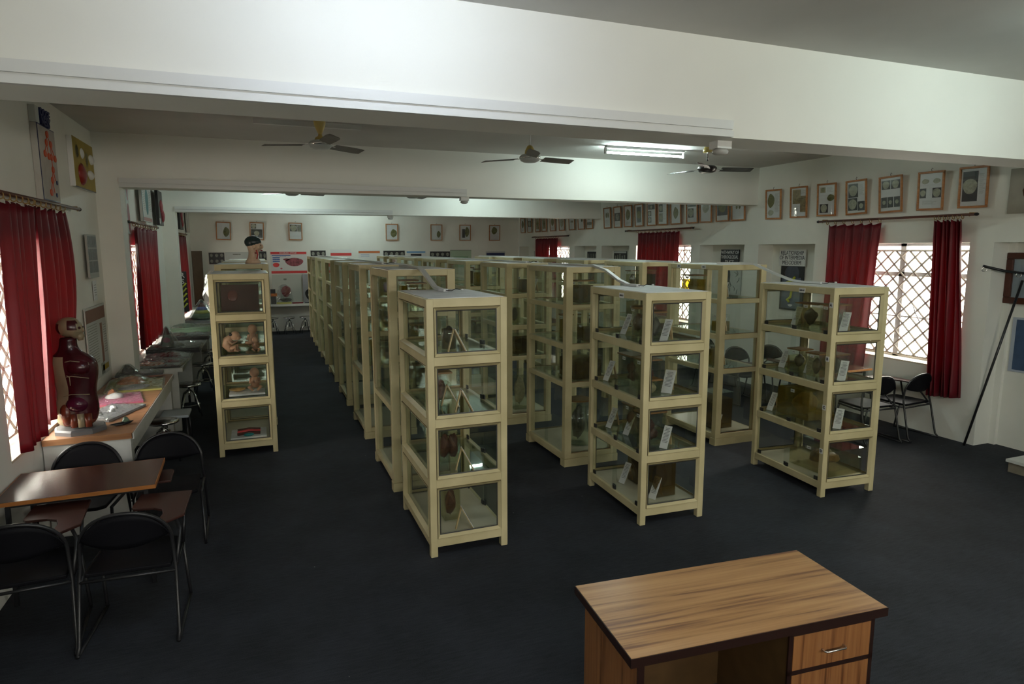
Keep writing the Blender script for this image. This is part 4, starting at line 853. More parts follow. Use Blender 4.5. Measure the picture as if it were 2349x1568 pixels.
MB().box(-0.25, -0.15, -0.05, -0.0, 0.645, 0.785).build('title_block', PAPER, e)
text('OOGE', 0.10, T(0.04, -0.04, 0.755) @ F_Y, NAVY, e, 'title_letters', 0.01, 1.0, bold=0.004); text('NESIS', 0.10, T(0.04, -0.04, 0.685) @ F_Y, NAVY, e, 'title_letters', 0.01, 1.0, bold=0.004)
e = board('diagram_board', 'mustard yellow board with a red model and white pieces, by the first left column', 'diagram board', (XL+0.003, 8.30, 3.04), PX, 0.86, 0.50, WHITE, th=0.05,
      bits=(('yellow_face', 0.0, 1.0, 0.0, 1.0, YEL, 'r', 0.002), ('red_model', 0.16, 0.44, 0.06, 0.50, mat('deep_red_model', (0.24, 0.015, 0.012), 0.35, var=0.2), 'b', 0.05), ('pale_patch', 0.10, 0.26, 0.60, 0.86, mat('pale_ochre', (0.36, 0.33, 0.17), 0.6), 'e'), ('white_piece', 0.32, 0.50, 0.62, 0.84, WHITE, 'b', 0.02), ('white_piece', 0.74, 0.98, 0.58, 0.80, WHITE, 'b', 0.03), ('white_piece', 0.62, 0.90, 0.24, 0.44, WHITE, 'b', 0.035), ('pale_patch', 0.56, 0.72, 0.50, 0.80, MT['pale_ochre'], 'e')))
e.rotation_euler = (R(0), 0, PX); MB().box(-0.43, 0.43, -0.0525, -0.045, -0.006, 0.004).build('dark_lower_edge', BLACK, e)
q = board('photo_board', 'small grey photo sheet with a three by four grid, beside the near left curtain', 'photo board', (XL+0.03, 8.32, 2.09), PX, 0.42, 0.47, mat('pale_grid_sheet', (0.34, 0.34, 0.31), 0.6), th=0.02,
      bits=[('photo', 0.05+0.235*i, 0.26+0.235*i, 0.12+0.29*j, 0.38+0.29*j, PH[3] if 0 else mat('grey_green_photo', (0.11, 0.12, 0.11), 0.5, var=0.3, scale=20)) for i in range(4) for j in range(3)])
board('wall_poster', 'white text poster with a brown band on the left wall behind the torso model', 'poster', (XL+0.015, 8.30, 0.98), PX, 0.92, 0.80, PAPER, (('brown_heading', 0.02, 0.96, 0.80, 0.97, mat('brown_print', (0.22, 0.10, 0.06), 0.6)), ('text_block', 0.06, 0.50, 0.2, 0.76, PH[3], 'l'), ('brown_column', 0.66, 0.76, 0.18, 0.74, MT['brown_print']), ('text_block', 0.82, 0.96, 0.3, 0.7, PH[3], 'l'), ('yellow_tag', 0.62, 0.95, 0.06, 0.14, YEL), ('grey_image', 0.55, 0.72, 0.18, 0.02, PH[3])), 0.01)
board('paper_notice', 'small faint paper notice on the left wall above the brown-headed poster', 'notice', (XL+0.01, 8.45, 1.83), PX, 0.16, 0.22, PAPR, (('text_block', 0.2, 0.8, 0.2, 0.8, PH[3], 'l'),), 0.004)
MAR = mat('maroon_print', (0.26, 0.02, 0.03), 0.5, var=0.3, scale=9)
board('wall_poster', 'narrow poster with maroon shapes just inside the first column', 'poster', (XL+0.03, 10.72, 2.62), PX, 0.22, 0.78, PAPER, (('maroon_shape', 0.2, 0.9, 0.0, 0.55, MAR, 'e'), ('maroon_shape', 0.3, 0.8, 0.6, 0.95, MAR, 'e')))
board('wall_poster', 'pale poster with a teal figure and teal edge, left wall beyond the first column', 'poster', (XL+0.05, 12.15, 2.84), PX, 0.95, 0.56, PAPER, (('teal_edge', 0, 0.03, 0, 1, mat('teal_print', (0.03, 0.15, 0.16), 0.5)), ('teal_figure', 0.35, 0.65, 0.2, 0.95, MT['teal_print'], 'e'), ('text_block', 0.1, 0.3, 0.3, 0.9, PH[3], 'l'), ('text_block', 0.7, 0.95, 0.3, 0.9, PH[3], 'l'), ('pink_band', 0.03, 0.97, 0.02, 0.12, mat('dull_pink', (0.4, 0.22, 0.2), 0.6))), 0.04)
board('relief_board', 'black board with maroon branching relief above the long left curtain end', 'relief board', (XL+0.06, 13.6, 2.83), PX, 0.55, 0.62, BOARDK, (('maroon_relief', 0.3, 0.85, 0.35, 0.75, MAR, 'b', 0.03), ('maroon_relief', 0.55, 0.98, 0.1, 0.5, MAR, 'b', 0.04), ('white_label', 0.05, 0.2, 0.05, 0.2, WHITE)), 0.05)
board('relief_board', 'black board with dark red vessels beyond the second left column', 'relief board', (XL+0.06, 17.0, 2.85), PX, 0.7, 0.6, BOARDK, (('red_vessel', 0.3, 0.6, 0.3, 0.95, MAR, 'b', 0.04), ('red_vessel', 0.5, 0.9, 0.1, 0.4, MAR, 'b', 0.03)), 0.05)
board('framed_board', 'tan-edged board on the far left wall near the back corner', 'board', (XL+0.04, 19.0, 2.83), PX, 0.5, 0.62, PAPER, (('tan_edge', 0, 0.08, 0, 1, mat('tan_wood', (0.30, 0.22, 0.09), 0.5)), ('tan_edge', 0.92, 1, 0, 1, MT['tan_wood'])), 0.03)
e = board('painted_board', 'black board with yellow branching pattern and letters AR US, far left', 'painted board', (-1.58, 15.0, 1.10), R(8), 0.30, 0.84, BOARDK, th=0.03)
YG = mat('yellow_green_paint', (0.52, 0.55, 0.04), 0.5)
for i in range(5):
    MB().tube([(-0.13, -0.034, 0.08+i*0.105), (-0.03, -0.034, 0.15+i*0.105), (0.05, -0.034, 0.09+i*0.105), (0.13, -0.034, 0.18+i*0.105)], 0.017, 6).build('yellow_branch', YG, e, True)
tx(e, 'AR', 0.14, 0.02, 0.76, WHITE, 0.031, bold=0.003); tx(e, 'US', 0.14, 0.02, 0.63, WHITE, 0.031, bold=0.003)

# back wall
def bw(x0, x1, z0, z1): return ((x0+x1)/2, Y1-0.005, z0), 0, x1-x0, z1-z0
e = board('wall_poster', 'OVARIAN CYCLE poster with red bands and a pink ovary drawing on the back wall', 'poster', *bw(0.31, 1.30, 1.68, 2.32), WHITE, (('red_band', 0, 1, 0.88, 0.99, REDM), ('red_band', 0.0, 1, 0.02, 0.13, REDM), ('blue_heading', 0.03, 0.55, 0.80, 0.84, BLUEM), ('blue_button', 0.05, 0.25, 0.70, 0.75, BLUEM), ('blue_button', 0.05, 0.25, 0.62, 0.67, BLUEM), ('blue_button', 0.05, 0.25, 0.54, 0.59, BLUEM), ('ovary_drawing', 0.40, 0.90, 0.34, 0.72, mat('pink_brown_drawing', (0.33, 0.09, 0.11), 0.6, var=0.5, scale=14), 'e'), ('ovary_stalk', 0.34, 0.52, 0.60, 0.70, MT['pink_brown_drawing'], 'e'), ('red_blot', 0.05, 0.23, 0.30, 0.50, REDM, 'e'), ('red_blot', 0.25, 0.31, 0.20, 0.28, mat('pink_blot', (0.5, 0.12, 0.15), 0.6), 'e')), 0.006)
tx(e, 'OVARIAN CYCLE', 0.062, -0.02, 0.598, WHITE, 0.0085, bold=0.001); tx(e, 'Ovarian follicle: primordial', 0.026, -0.22, 0.50, BLUEM, 0.0065)
def scans(label, x0, x1, z0, z1, n, r=1):
    bits = []
    for i in range(n):
        for j in range(r):
            c = ('scan_image', (i+0.2)/n, (i+0.8)/n, (j+0.2)/r, (j+0.8)/r, PH[3], 'e'); bits.append(c)
    return board('scan_sheet', label, 'scan sheet', *bw(x0, x1, z0, z1), BOARDK, bits, 0.008)
scans('black sheet of six small skull scans, left end of the back wall', -1.31, -0.91, 1.98, 2.30, 3, 2)
e = board('wall_poster', 'plain white poster partly hidden by the bust, back wall', 'poster', *bw(-0.89, -0.22, 1.9, 2.31), PAPER, (('grey_heading', 0.3, 0.6, 0.82, 0.88, PH[3]),), 0.006)
scans('narrow black scan sheet just right of the bust', 0.0, 0.20, 2.08, 2.33, 2, 1)
scans('black sheet with three white scans right of the OVARIAN CYCLE poster', 1.42, 1.85, 2.16, 2.35, 3)
board('wall_poster', 'poster with a red heading and a lower red band seen through the aisle cases', 'poster', *bw(1.99, 2.60, 1.66, 2.38), WHITE, (('red_heading', 0, 1, 0.74, 0.86, REDM), ('red_band', 0, 1, 0.04, 0.14, REDM), ('purple_drawing', 0.3, 0.8, 0.3, 0.6, MAR, 'e')), 0.006)
e = board('wall_poster', 'poster with an orange heading strip, middle of the back wall', 'poster', *bw(2.81, 3.45, 1.7, 2.36), WHITE, (('orange_heading', 0, 1, 0.86, 0.96, mat('orange_print', (0.52, 0.16, 0.06), 0.6)), ('blue_lines', 0.1, 0.5, 0.7, 0.8, BLUEM, 'l')), 0.006)
scans('black sheet of four scans in a row, left of the blue poster', 3.56, 4.22, 2.12, 2.34, 4)
board('wall_poster', 'pale blue headed poster between two black scan sheets', 'poster', *bw(4.28, 4.90, 1.9, 2.33), WHITE, (('blue_heading', 0, 0.95, 0.86, 0.97, mat('light_blue_print', (0.14, 0.32, 0.55), 0.6)), ('dark_panel', 0.2, 0.75, 0.6, 0.78, BOARDK)), 0.006)
scans('black sheet of four scans in a row, right of the blue poster', 5.02, 5.67, 2.12, 2.31, 4)
board('wall_poster', 'pale green poster on the back wall', 'poster', *bw(5.68, 6.38, 1.8, 2.35), mat('pale_green_paper', (0.40, 0.52, 0.38), 0.6), (('green_heading', 0.15, 0.85, 0.58, 0.62, mat('dark_green_print', (0.05, 0.2, 0.08), 0.6)), ('dark_top_edge', 0, 1, 0.98, 1, BOARDK)), 0.008)
board('wall_poster', 'dark blue panel poster at the right of the back wall', 'poster', *bw(6.88, 7.55, 1.9, 2.31), PAPER, (('navy_panel', 0.03, 0.97, 0.1, 0.88, NAVY),), 0.008)
# long shelf along the back wall and what stands on it
e = thing('wall_shelf', 'long white shelf counter running along the back wall', 'counter', (3.2, 19.7, 0))
MB().box(-4.6, 4.8, -0.30, 0.30, 0.78, 0.84).build('worktop', COUNT, e)
for x in (-4.1, -1.8, 0.6, 3.0, 4.7): MB().box(x-0.02, x+0.02, -0.1, 0.3, 0, 0.78).build('support_panel', WALL, e)
board('blank_board', 'plain off-white board with a small emblem standing on the back shelf', 'board', (0.71, 19.97, 0.84), 0, 0.80, 0.82, mat('off_white_board', (0.52, 0.54, 0.49), 0.5), (('small_emblem', 0.40, 0.50, 0.80, 0.86, PH[3]), ('small_emblem', 0.58, 0.64, 0.10, 0.13, PH[3])), 0.012)
board('photo_board', 'grey board with a dark curled figure beside the off-white board', 'photo board', (1.42, 19.97, 0.84), 0, 0.52, 0.82, GREYP, (('dark_ring', 0.1, 0.8, 0.05, 0.50, BOARDK, 'e'), ('pale_figure', 0.25, 0.7, 0.12, 0.36, PH[1], 'e', 0.004)), 0.012)

# ------------------------------------------------------------------ wrapped models
PWR = random.Random(11)
def wrap_sheet(w, d, bumps, z0, seed):
    rnd = random.Random(seed); m = MB(); U = 22; V = 16
    for j in range(V+1):
        for i in range(U+1):
            x = -w/2*1.03+w*1.06*i/U; y = -d/2*1.03+d*1.06*j/V; z = z0
            for bx, by, br, bh in bumps:
                q = 1-math.hypot(x-bx, y-by)/(br*1.7)
                if q > 0: z = max(z, z0+bh*1.04*min(1, q*1.4))
            edge = min(i, U-i, j, V-j)
            z += rnd.uniform(-0.006, 0.008) if edge > 0 else -z0*0.4
            m.v.append((x, y, z))
    for j in range(V):
        for i in range(U): a = j*(U+1)+i; m.f.append((a, a+1, a+U+2, a+U+1)); m.m.append(0)
    return m
def wrapped(label, loc, rz, w, d, base, bumps, seed=1, th=0.02, cat='wrapped model'):
    e = thing('wrapped_model', label, cat, loc, rz)
    MB().box(-w/2, w/2, -d/2, d/2, 0, th).build('base_board', base, e)
    for i, (bx, by, br, bh, m) in enumerate(bumps):
        q = MB().blob((bx, by, th), (br, br*0.8, bh), 0, seed+i, 0.12); q.v = [(x, y, max(z, th*0.6)) for x, y, z in q.v]; q.build('model_relief', m, e, True)
    wrap_sheet(w, d, [(b[0], b[1], b[2], b[3]) for b in bumps], th+0.01, seed).build('plastic_wrap', WRAP, e)
    return e
PINK = mat('pink_card', (0.52, 0.14, 0.24), 0.5); ORR = mat('orange_model', (0.50, 0.17, 0.05), 0.45, var=0.3, scale=14); GRN = mat('olive_green_card', (0.16, 0.20, 0.07), 0.5); DKB = mat('charcoal_card', (0.05, 0.05, 0.05), 0.5); SLV = mat('silver_grey_card', (0.27, 0.27, 0.28), 0.4); YLC = mat('yellow_green_card', (0.38, 0.36, 0.10), 0.5); RDC = mat('dark_red_card', (0.16, 0.012, 0.016), 0.5); GRB = mat('dull_green_box', (0.12, 0.20, 0.13), 0.5)
CZ = 0.85
wrapped('silver-grey wrapped tray with white nodules, nearest the torso on the left counter', (-1.40, 6.95, CZ), R(70), 0.62, 0.34, SLV, [(-0.12, 0.03, 0.03, 0.03, WHITE), (0.0, -0.02, 0.03, 0.03, WHITE), (0.12, 0.03, 0.03, 0.03, WHITE)], 2)
wrapped('pink card with a white and orange model in clear wrap on the left counter', (-1.44, 7.56, CZ), R(12), 0.42, 0.5, PINK, [(-0.03, 0.05, 0.08, 0.05, WHITE), (-0.05, 0.14, 0.05, 0.07, ORR)], 3)
wrapped('large wrapped board with an orange relief on olive ground, left counter', (-1.40, 8.3, CZ), R(6), 0.55, 0.72, YLC, [(-0.05, 0.12, 0.15, 0.07, ORR), (0.0, -0.2, 0.16, 0.03, SLV)], 4)
wrapped('charcoal wrapped tray at the far end of the near left counter, by the column', (-1.42, 8.76, CZ+0.05), R(5), 0.50, 0.24, DKB, [(-0.12, 0.0, 0.07, 0.10, DKB), (0.08, 0.0, 0.08, 0.04, SLV)], 5)
e = thing('scrap_bundle', 'small crumpled dark bundle on the near left counter front', 'bundle', (-1.22, 6.47, CZ), R(30))
MB().blob((0, 0, 0.012), (0.09, 0.03, 0.014), 0, 3, 0.2).build('dark_lump', BLACK, e, True); MB().blob((0.03, 0.0, 0.03), (0.03, 0.02, 0.03), 0, 8, 0.3).build('crumpled_top', GRB, e, True)
# counters on the left
e = thing('side_counter', 'near left counter with an orange-brown top on white panels', 'counter', (-1.41, 7.5, 0))
MB().box(-0.33, 0.32, -1.36, 1.44, 0.80, CZ).build('worktop', CTOP, e)
MB().box(0.315, 0.33, -1.36, 1.44, 0.795, 0.846).build('front_lipping', COUNT, e)
MB().box(-0.33, 0.30, -1.34, -1.22, 0, 0.80).build('end_panel', COUNT, e)
MB().box(-0.33, 0.30, 1.32, 1.44, 0, 0.80).build('end_panel', COUNT, e)
MB().box(0.26, 0.30, -1.22, 1.32, 0.66, 0.80).build('apron', COUNT, e)
e = thing('side_counter', 'white counter with dividing panels beyond the first left column', 'counter', (-1.38, 11.9, 0))
MB().box(-0.36, 0.36, -2.55, 2.55, 0.80, CZ).build('worktop', COUNT, e)
for y in (-2.5, -0.75, 1.0, 2.4): MB().box(-0.36, 0.30, y-0.03, y+0.03, 0, 0.80).build('dividing_panel', COUNT, e)
e = thing('side_counter', 'farthest left counter reaching the back wall', 'counter', (-1.38, 17.1, 0))
MB().box(-0.36, 0.36, -2.25, 2.25, 0.80, CZ).build('worktop', COUNT, e)
for y in (-2.2, 0.0): MB().box(-0.36, 0.30, y-0.03, y+0.03, 0, 0.80).build('dividing_panel', COUNT, e)
wrapped('wrapped red and orange picture board at the near end of the second left counter', (-1.32, 9.72, CZ), R(-4), 0.58, 0.60, DKB, [(-0.1, -0.05, 0.16, 0.03, ORR), (0.12, 0.1, 0.10, 0.03, RDC)], 6)
wrapped('silver wrapped picture board behind the red and orange one, second left counter', (-1.32, 10.38, CZ), R(3), 0.58, 0.56, SLV, [(0.05, 0.0, 0.14, 0.05, RDC)], 7)
wrapped('thick dark red edged wrapped board carrying the plastic cone', (-1.28, 11.0, CZ), 0, 0.72, 0.55, DKB, [(-0.2, 0.0, 0.10, 0.03, RDC)], 8, 0.07)
e = thing('wrapped_cone_model', 'tall clear plastic cone over a pink and red model, second left counter', 'wrapped model', (-1.38, 11.0, CZ+0.08))
MB().lathe([(0.24, 0), (0.17, 0.05), (0.08, 0.20), (0.025, 0.29), (0.008, 0.31)], n=16).build('plastic_wrap', WRAP, e, True)
MB().lathe([(0.10, 0), (0.08, 0.10), (0.045, 0.18)], n=14).build('model_body', PH[3], e, True); MB().blob((0, -0.07, 0.10), (0.05, 0.03, 0.045)).build('pink_part', PINK, e, True); MB().lathe([(0.045, 0.18), (0.02, 0.27), (0.01, 0.29)], n=12).build('red_tip', RDC, e, True)
wrapped('grey wrapped tray just past the plastic cone', (-1.27, 11.7, CZ), 0, 0.70, 0.5, SLV, [(0.1, 0, 0.12, 0.03, SLV)], 9)
wrapped('black-edged wrapped board with red at the middle of the second left counter', (-1.25, 12.5, CZ), 0, 0.72, 0.6, DKB, [(-0.15, 0, 0.14, 0.04, RDC), (0.15, 0, 0.12, 0.04, SLV)], 10, 0.06)
wrapped('dull green wrapped box near the second left column', (-1.25, 13.5, CZ), 0, 0.70, 0.45, GRB, [(-0.1, 0, 0.15, 0.05, GRB)], 11, 0.10)
wrapped('silver wrapped board at the start of the farthest left counter', (-1.2, 15.3, CZ), 0, 0.70, 0.7, SLV, [(0.15, 0, 0.14, 0.05, SLV)], 12, 0.05)
e = thing('wrapped_cone_model', 'rainbow-banded small cone under plastic on the farthest left counter', 'wrapped model', (-1.22, 15.35, CZ+0.08))
for nm, r0, r1, a, b, m in (('green_band', 0.22, 0.16, 0, 0.10, mat('green_band', (0.06, 0.16, 0.03), 0.4)), ('yellow_band', 0.16, 0.12, 0.10, 0.17, YG), ('blue_band', 0.12, 0.08, 0.17, 0.24, mat('blue_band', (0.12, 0.16, 0.5), 0.4)), ('red_tip', 0.08, 0.02, 0.24, 0.33, RDC)):
    MB().lathe([(r0, a), (r1, b)], n=16).build(nm, m, e, True)
MB().lathe([(0.30, 0), (0.24, 0.03), (0.12, 0.27), (0.02, 0.40)], n=14).build('plastic_wrap', WRAP, e, True)
def bag(label, loc, w, h, parts, seed=3):
    e = thing('wrapped_model', label, 'wrapped model', loc)
    for nm, x, z, rx, rz_, m in parts: MB().blob((x, 0, z), (rx, 0.06, rz_), 0, seed, 0.06).build(nm, m, e, True)
    rnd = random.Random(seed); m = MB(); N = 18; K = 9
    for j in range(K+1):
        v = j/K; s = (1-0.45*v**1.5) if j < K else 0.25
        for i in range(N):
            a = 2*PI*i/N; q = 1+rnd.uniform(-0.10, 0.12); m.v.append((w/2*s*q*math.cos(a), 0.12*s*q*math.sin(a), h*v))
    for j in range(K):
        for i in range(N): m.f.append((j*N+i, j*N+(i+1) % N, (j+1)*N+(i+1) % N, (j+1)*N+i)); m.m.append(0)
    m.build('plastic_wrap', WRAP, e); return e
e = bag('maroon heart model in glossy plastic on the back shelf, under the red poster', (0.62, 19.62, 0.89), 0.46, 0.50, (('maroon_model', 0.05, 0.30, 0.13, 0.16, MAR), ('dark_foot', 0.04, 0.06, 0.16, 0.06, DKB)))
e = thing('book', 'yellow-covered thick book under the bagged maroon model', 'book', (0.60, 19.62, 0.84)); MB().box(-0.2, 0.2, -0.12, 0.12, 0, 0.045).build('cover', YLC, e)
e = thing('book', 'dark red book lying on the back shelf right of the bagged model', 'book', (0.98, 19.6, 0.84)); MB().box(-0.16, 0.14, -0.1, 0.1, 0, 0.03).build('cover', RDC, e)
e = thing('book', 'black book lying in front of the grey photo board', 'book', (1.32, 19.6, 0.84)); MB().box(-0.15, 0.15, -0.1, 0.1, 0, 0.022).build('cover', DKB, e)
e = thing('model_box', 'stacked black and orange box at the left of the back shelf', 'box', (0.33, 19.66, 0.84)); MB().box(-0.08, 0.06, -0.08, 0.08, 0, 0.22).build('lower_box', DKB, e); MB().box(-0.08, 0.09, -0.08, 0.08, 0.22, 0.30).build('orange_band', ORR, e); MB().box(-0.08, 0.05, -0.08, 0.08, 0.30, 0.42).build('upper_box', DKB, e)
bag('tall wrapped white and purple model in the far left corner', (-1.12, 18.5, CZ), 0.62, 1.0, (('purple_part', 0.05, 0.45, 0.16, 0.16, mat('purple_model', (0.14, 0.05, 0.25), 0.4)), ('white_ring', -0.02, 0.45, 0.2, 0.2, WHITE), ('dark_round', 0.0, 0.78, 0.10, 0.10, DKB), ('brown_base', 0, 0.15, 0.2, 0.13, SP[1])), 5)
bag('wrapped silver grey slab leaning at the top of the far left corner', (-0.75, 19.3, CZ), 0.5, 1.2, (('grey_slab', 0, 0.6, 0.2, 0.5, SLV),), 8)
board('leaning_board', 'brown board leaning in the far left corner beside the curtain', 'board', (-1.58, 19.5, 0.85), R(40), 0.30, 1.50, mat('brown_board', (0.10, 0.06, 0.03), 0.5, var=0.2), (), 0.03)
for i, (x, y, m, lb) in enumerate(((1.9, 19.62, MAR, 'maroon bagged model seen between the farthest aisle cases'), (2.6, 19.62, SLV, 'silver bagged model seen between the aisle cases'), (3.3, 19.62, BLUEM, 'blue-footed bagged model on the middle of the back shelf'))):
    bag(lb, (x, y, 0.84), 0.42, 0.48, (('model_body', 0, 0.24, 0.14, 0.18, m),), 20+i)
e = thing('oval_board', 'pale oval board leaning on its edge against the first left column', 'board', (-1.63, 9.62, CZ), R(8))
MB().prism([(0.16*math.cos(a), 0.30+0.30*math.sin(a)) for a in [2*PI*k/26 for k in range(26)]], -0.012, 0.012, axis='x').build('oval_panel', mat('cream_oval', (0.60, 0.46, 0.28), 0.5), e)

# ------------------------------------------------------------------ stools
def stool(label, loc, group=None):
    e = thing('revolving_stool', label, 'stool', loc, 0, group)
    MB().lathe([(0.15, 0.44), (0.165, 0.45), (0.165, 0.468), (0.15, 0.475), (0.02, 0.47)], n=24).build('seat', CHROME, e, True)
    MB().lathe([(0.017, 0.20), (0.017, 0.445)], n=10).build('screw_column', CHROME, e, True)
    MB().tube([(0.13*math.cos(a), 0.13*math.sin(a), 0.17) for a in [2*PI*k/20 for k in range(20)]], 0.008, 6, closed=True).build('foot_ring', CHROME, e, True)
    for k in range(4):
        a = PI/4+k*PI/2+0.2; c, s = math.cos(a), math.sin(a)
        MB().tube([(0.02*c, 0.02*s, 0.38), (0.09*c, 0.09*s, 0.33), (0.14*c, 0.14*s, 0.18), (0.19*c, 0.19*s, 0.0)], 0.011, 8).build('leg', CHROME, e, True)
    return e
s0 = stool('chrome stool half hidden by the left row under the back shelf', (0.27, 19.36, 0), 'chrome stools')
dup(s0, 'chrome stool standing in the middle of the aisle end under the back shelf', (0.71, 19.32, 0))
dup(s0, 'chrome stool at the right of the aisle end, beside the farthest aisle case', (1.14, 19.36, 0))
dup(s0, 'chrome stool seen through the aisle cases under the back shelf', (1.95, 19.36, 0)); dup(s0, 'chrome stool seen farther right through the aisle cases', (2.6, 19.36, 0))
dup(s0, 'chrome stool tucked under the second left counter, nearest its first panel', (-1.05, 10.2, 0)); dup(s0, 'chrome stool under the second left counter between the panels', (-1.0, 12.0, 0)); dup(s0, 'chrome stool under the second left counter toward the second column', (-1.0, 13.5, 0))
s1 = dup(s0, 'dark-topped round stool tucked under the near left counter', (-1.28, 8.15, 0.06)); s1.children[0].data = s1.children[0].data.copy(); s1.children[0].data.materials[0] = BLACK
s1.location = (-1.12, 8.08, 0.0)
e = thing('square_stool', 'grey-white square stool beside the near left counter', 'stool', (-1.02, 8.5, 0))
BLW = mat('bluish_white_plastic', (0.42, 0.47, 0.50), 0.5)
bevel(MB().box(-0.17, 0.14, -0.18, 0.18, 0.42, 0.455).build('seat', BLW, e), 0.01)
for x in (-0.14, 0.11):
    for y in (-0.15, 0.15): MB().tube([(x, y, 0.42), (x*1.1, y*1.1, 0)], 0.014, 8).build('leg', BLACK, e, True)

# ------------------------------------------------------------------ tablet chairs
def chair(label, loc, rz, tablet=True, group='black tablet chairs'):
    # faces +y; back at -y
    e = thing('tablet_chair', label, 'chair', loc, rz, group)
    m = MB(); N = 18; top = []
    for side in (0, 1):
        for j in range(7):
            v = j/6
            for i in range(N+1):
                u = -1+2*i/N; zc = 0.57+0.0*u; up_ = 0.60+0.225*math.sqrt(max(0, 1-abs(u)**2.2)); lo_ = 0.655-0.05*(1-u*u); z = lo_*(1-v)+max(lo_+0.004, up_)*v
                x = 0.245*u; y = -0.235-0.03*v+0.055*u*u-0.012*side
                m.v.append((x, y, z))
    K = 7*(N+1)
    for j in range(6):
        for i in range(N):
            a = j*(N+1)+i; m.f.append((a, a+1, a+N+2, a+N+1)); m.f.append((K+a, K+a+N+1, K+a+N+2, K+a+1)); m.m += [0, 0]
    rim = [i for i in range(N+1)]+[j*(N+1)+N for j in range(1, 7)]+[6*(N+1)+i for i in range(N-1, -1, -1)]+[j*(N+1) for j in range(5, 0, -1)]
    for a, b in zip(rim, rim[1:]+rim[:1]): m.f.append((a, b, K+b, K+a)); m.m.append(0)
    m.build('backrest', BLKF, e, True)
    pts = []
    for i in range(25):
        t = PI*i/24; u = math.cos(t); pts.append((0.25*u, -0.242-0.03*(0.3+0.7*math.sin(t))+0.055*u*u, 0.615+0.222*max(0, 1-abs(u)**2.2)**0.5))
    path = [(0.27, 0.0-0.34, 0.012), (0.27, -0.30, 0.05), (0.262, -0.215, 0.42), (0.255, -0.195, 0.50)]+pts+[(-0.255, -0.195, 0.50), (-0.262, -0.215, 0.42), (-0.27, -0.30, 0.05), (-0.27, -0.34, 0.012)]
    MB().tube(path, 0.0115, 8).build('back_frame', BLACK, e, True)
    bevel(MB().prism([(-0.235, -0.21), (0.235, -0.21), (0.22, 0.20), (0.17, 0.235), (-0.17, 0.235), (-0.22, 0.20)], 0.435, 0.462).build('seat', BLKF, e), 0.008)
    for s in (-1, 1):
        MB().tube([(s*0.245, 0.16, 0.432), (s*0.255, 0.23, 0.05), (s*0.255, 0.235, 0.012)], 0.0115, 8).build('leg', BLACK, e, True)
        MB().tube([(s*0.258, -0.22, 0.42), (s*0.245, 0.17, 0.43)], 0.0115, 8).build('side_rail', BLACK, e, True)
        MB().tube([(s*0.27, -0.345, 0.012), (s*0.262, -0.05, 0.012), (s*0.255, 0.24, 0.012)], 0.0115, 8).build('floor_rail', BLACK, e, True)
    MB().tube([(-0.262, -0.218, 0.415), (0.262, -0.218, 0.415)], 0.0105, 8).build('rear_bar', BLACK, e, True)
    if tablet:
        outer = [(-0.06, 0.52), (0.27, 0.50), (0.285, 0.05), (0.18, -0.06), (0.135, -0.04), (0.15, 0.10), (0.13, 0.18), (0.07, 0.225), (-0.05, 0.24), (-0.07, 0.27)]
        bevel(MB().prism(outer, 0.655, 0.673).build('writing_tablet', TABL, e), 0.004)
        MB().tube([(0.262, -0.18, 0.44), (0.268, -0.02, 0.60), (0.24, 0.02, 0.652)], 0.011, 8).build('tablet_arm', BLACK, e, True)
        MB().tube([(0.25, 0.14, 0.44), (0.262, 0.20, 0.645)], 0.011, 8).build('tablet_prop', BLACK, e, True)
    return e
ch = chair('black tablet chair nearest the camera at lower left, its back to us', (-0.84, 4.52, 0), R(-3))
dup(ch, 'black tablet chair cut by the left edge of the photo, its back to us', (-1.43, 4.56, 0), R(3))
dup(ch, 'black tablet chair behind the red-brown table, round back against the counter end', (-1.40, 5.72, 0), R(180-4))
dup(ch, 'black tablet chair at the right of the left table, facing us by the counter', (-0.80, 5.80, 0), R(180+3))
dup(ch, 'black tablet chair by the right window, nearest the right curtain', (7.66, 5.76, 0), R(4))
dup(ch, 'black tablet chair by the right window, partly behind the case lettered A to D', (7.06, 5.80, 0), R(-4))
dup(ch, 'black tablet chair beyond the right table, rounded back seen through the lettered case', (7.62, 7.86, 0), R(176))
dup(ch, 'black tablet chair beyond the right table, lower back just visible behind its twin', (7.00, 7.92, 0), R(180))
dup(ch, 'black tablet chair near the right recess, seen between two cases', (7.3, 8.95, 0), R(200))
def table(label, loc, rz, w, d, group=None):
    e = thing('study_table', label, 'table', loc, rz, group)
    MB().box(-w/2+0.006, w/2-0.006, -d/2+0.006, d/2-0.006, 0.725, 0.75).build('tabletop', TABT, e)
    f = MB(); f.box(-w/2, w/2, -d/2, -d/2+0.007, 0.722, 0.749); f.box(-w/2, w/2, d/2-0.007, d/2, 0.722, 0.749); f.box(-w/2, -w/2+0.007, -d/2+0.007, d/2-0.007, 0.722, 0.749); f.box(w/2-0.007, w/2, -d/2+0.007, d/2-0.007, 0.722, 0.749)
    f.build('edge_band', TABE, e)
    g = MB(); a, b = w/2-0.07, d/2-0.06
    for p, q in (((-a, -b), (a, -b)), ((-a, b), (a, b)), ((-a, -b), (-a, b)), ((a, -b), (a, b))): g.tube([(p[0], p[1], 0.708), (q[0], q[1], 0.708)], 0, sq=(0.012, 0.014))
    g.build('under_frame', BLACK, e)
    for x in (-a, a):
        for y in (-b, b): MB().tube([(x, y, 0.70), (x*1.02, y*1.03, 0)], 0, sq=(0.013, 0.013)).build('leg', BLACK, e)
    return e
tb = table('red-brown study table with orange edge at the left, among black chairs', (-1.255, 5.30, 0), R(1.5), 0.95, 0.64)
dup(tb, 'red-brown study table under the big right window, behind the front right case', (7.50, 6.82, 0), R(90))

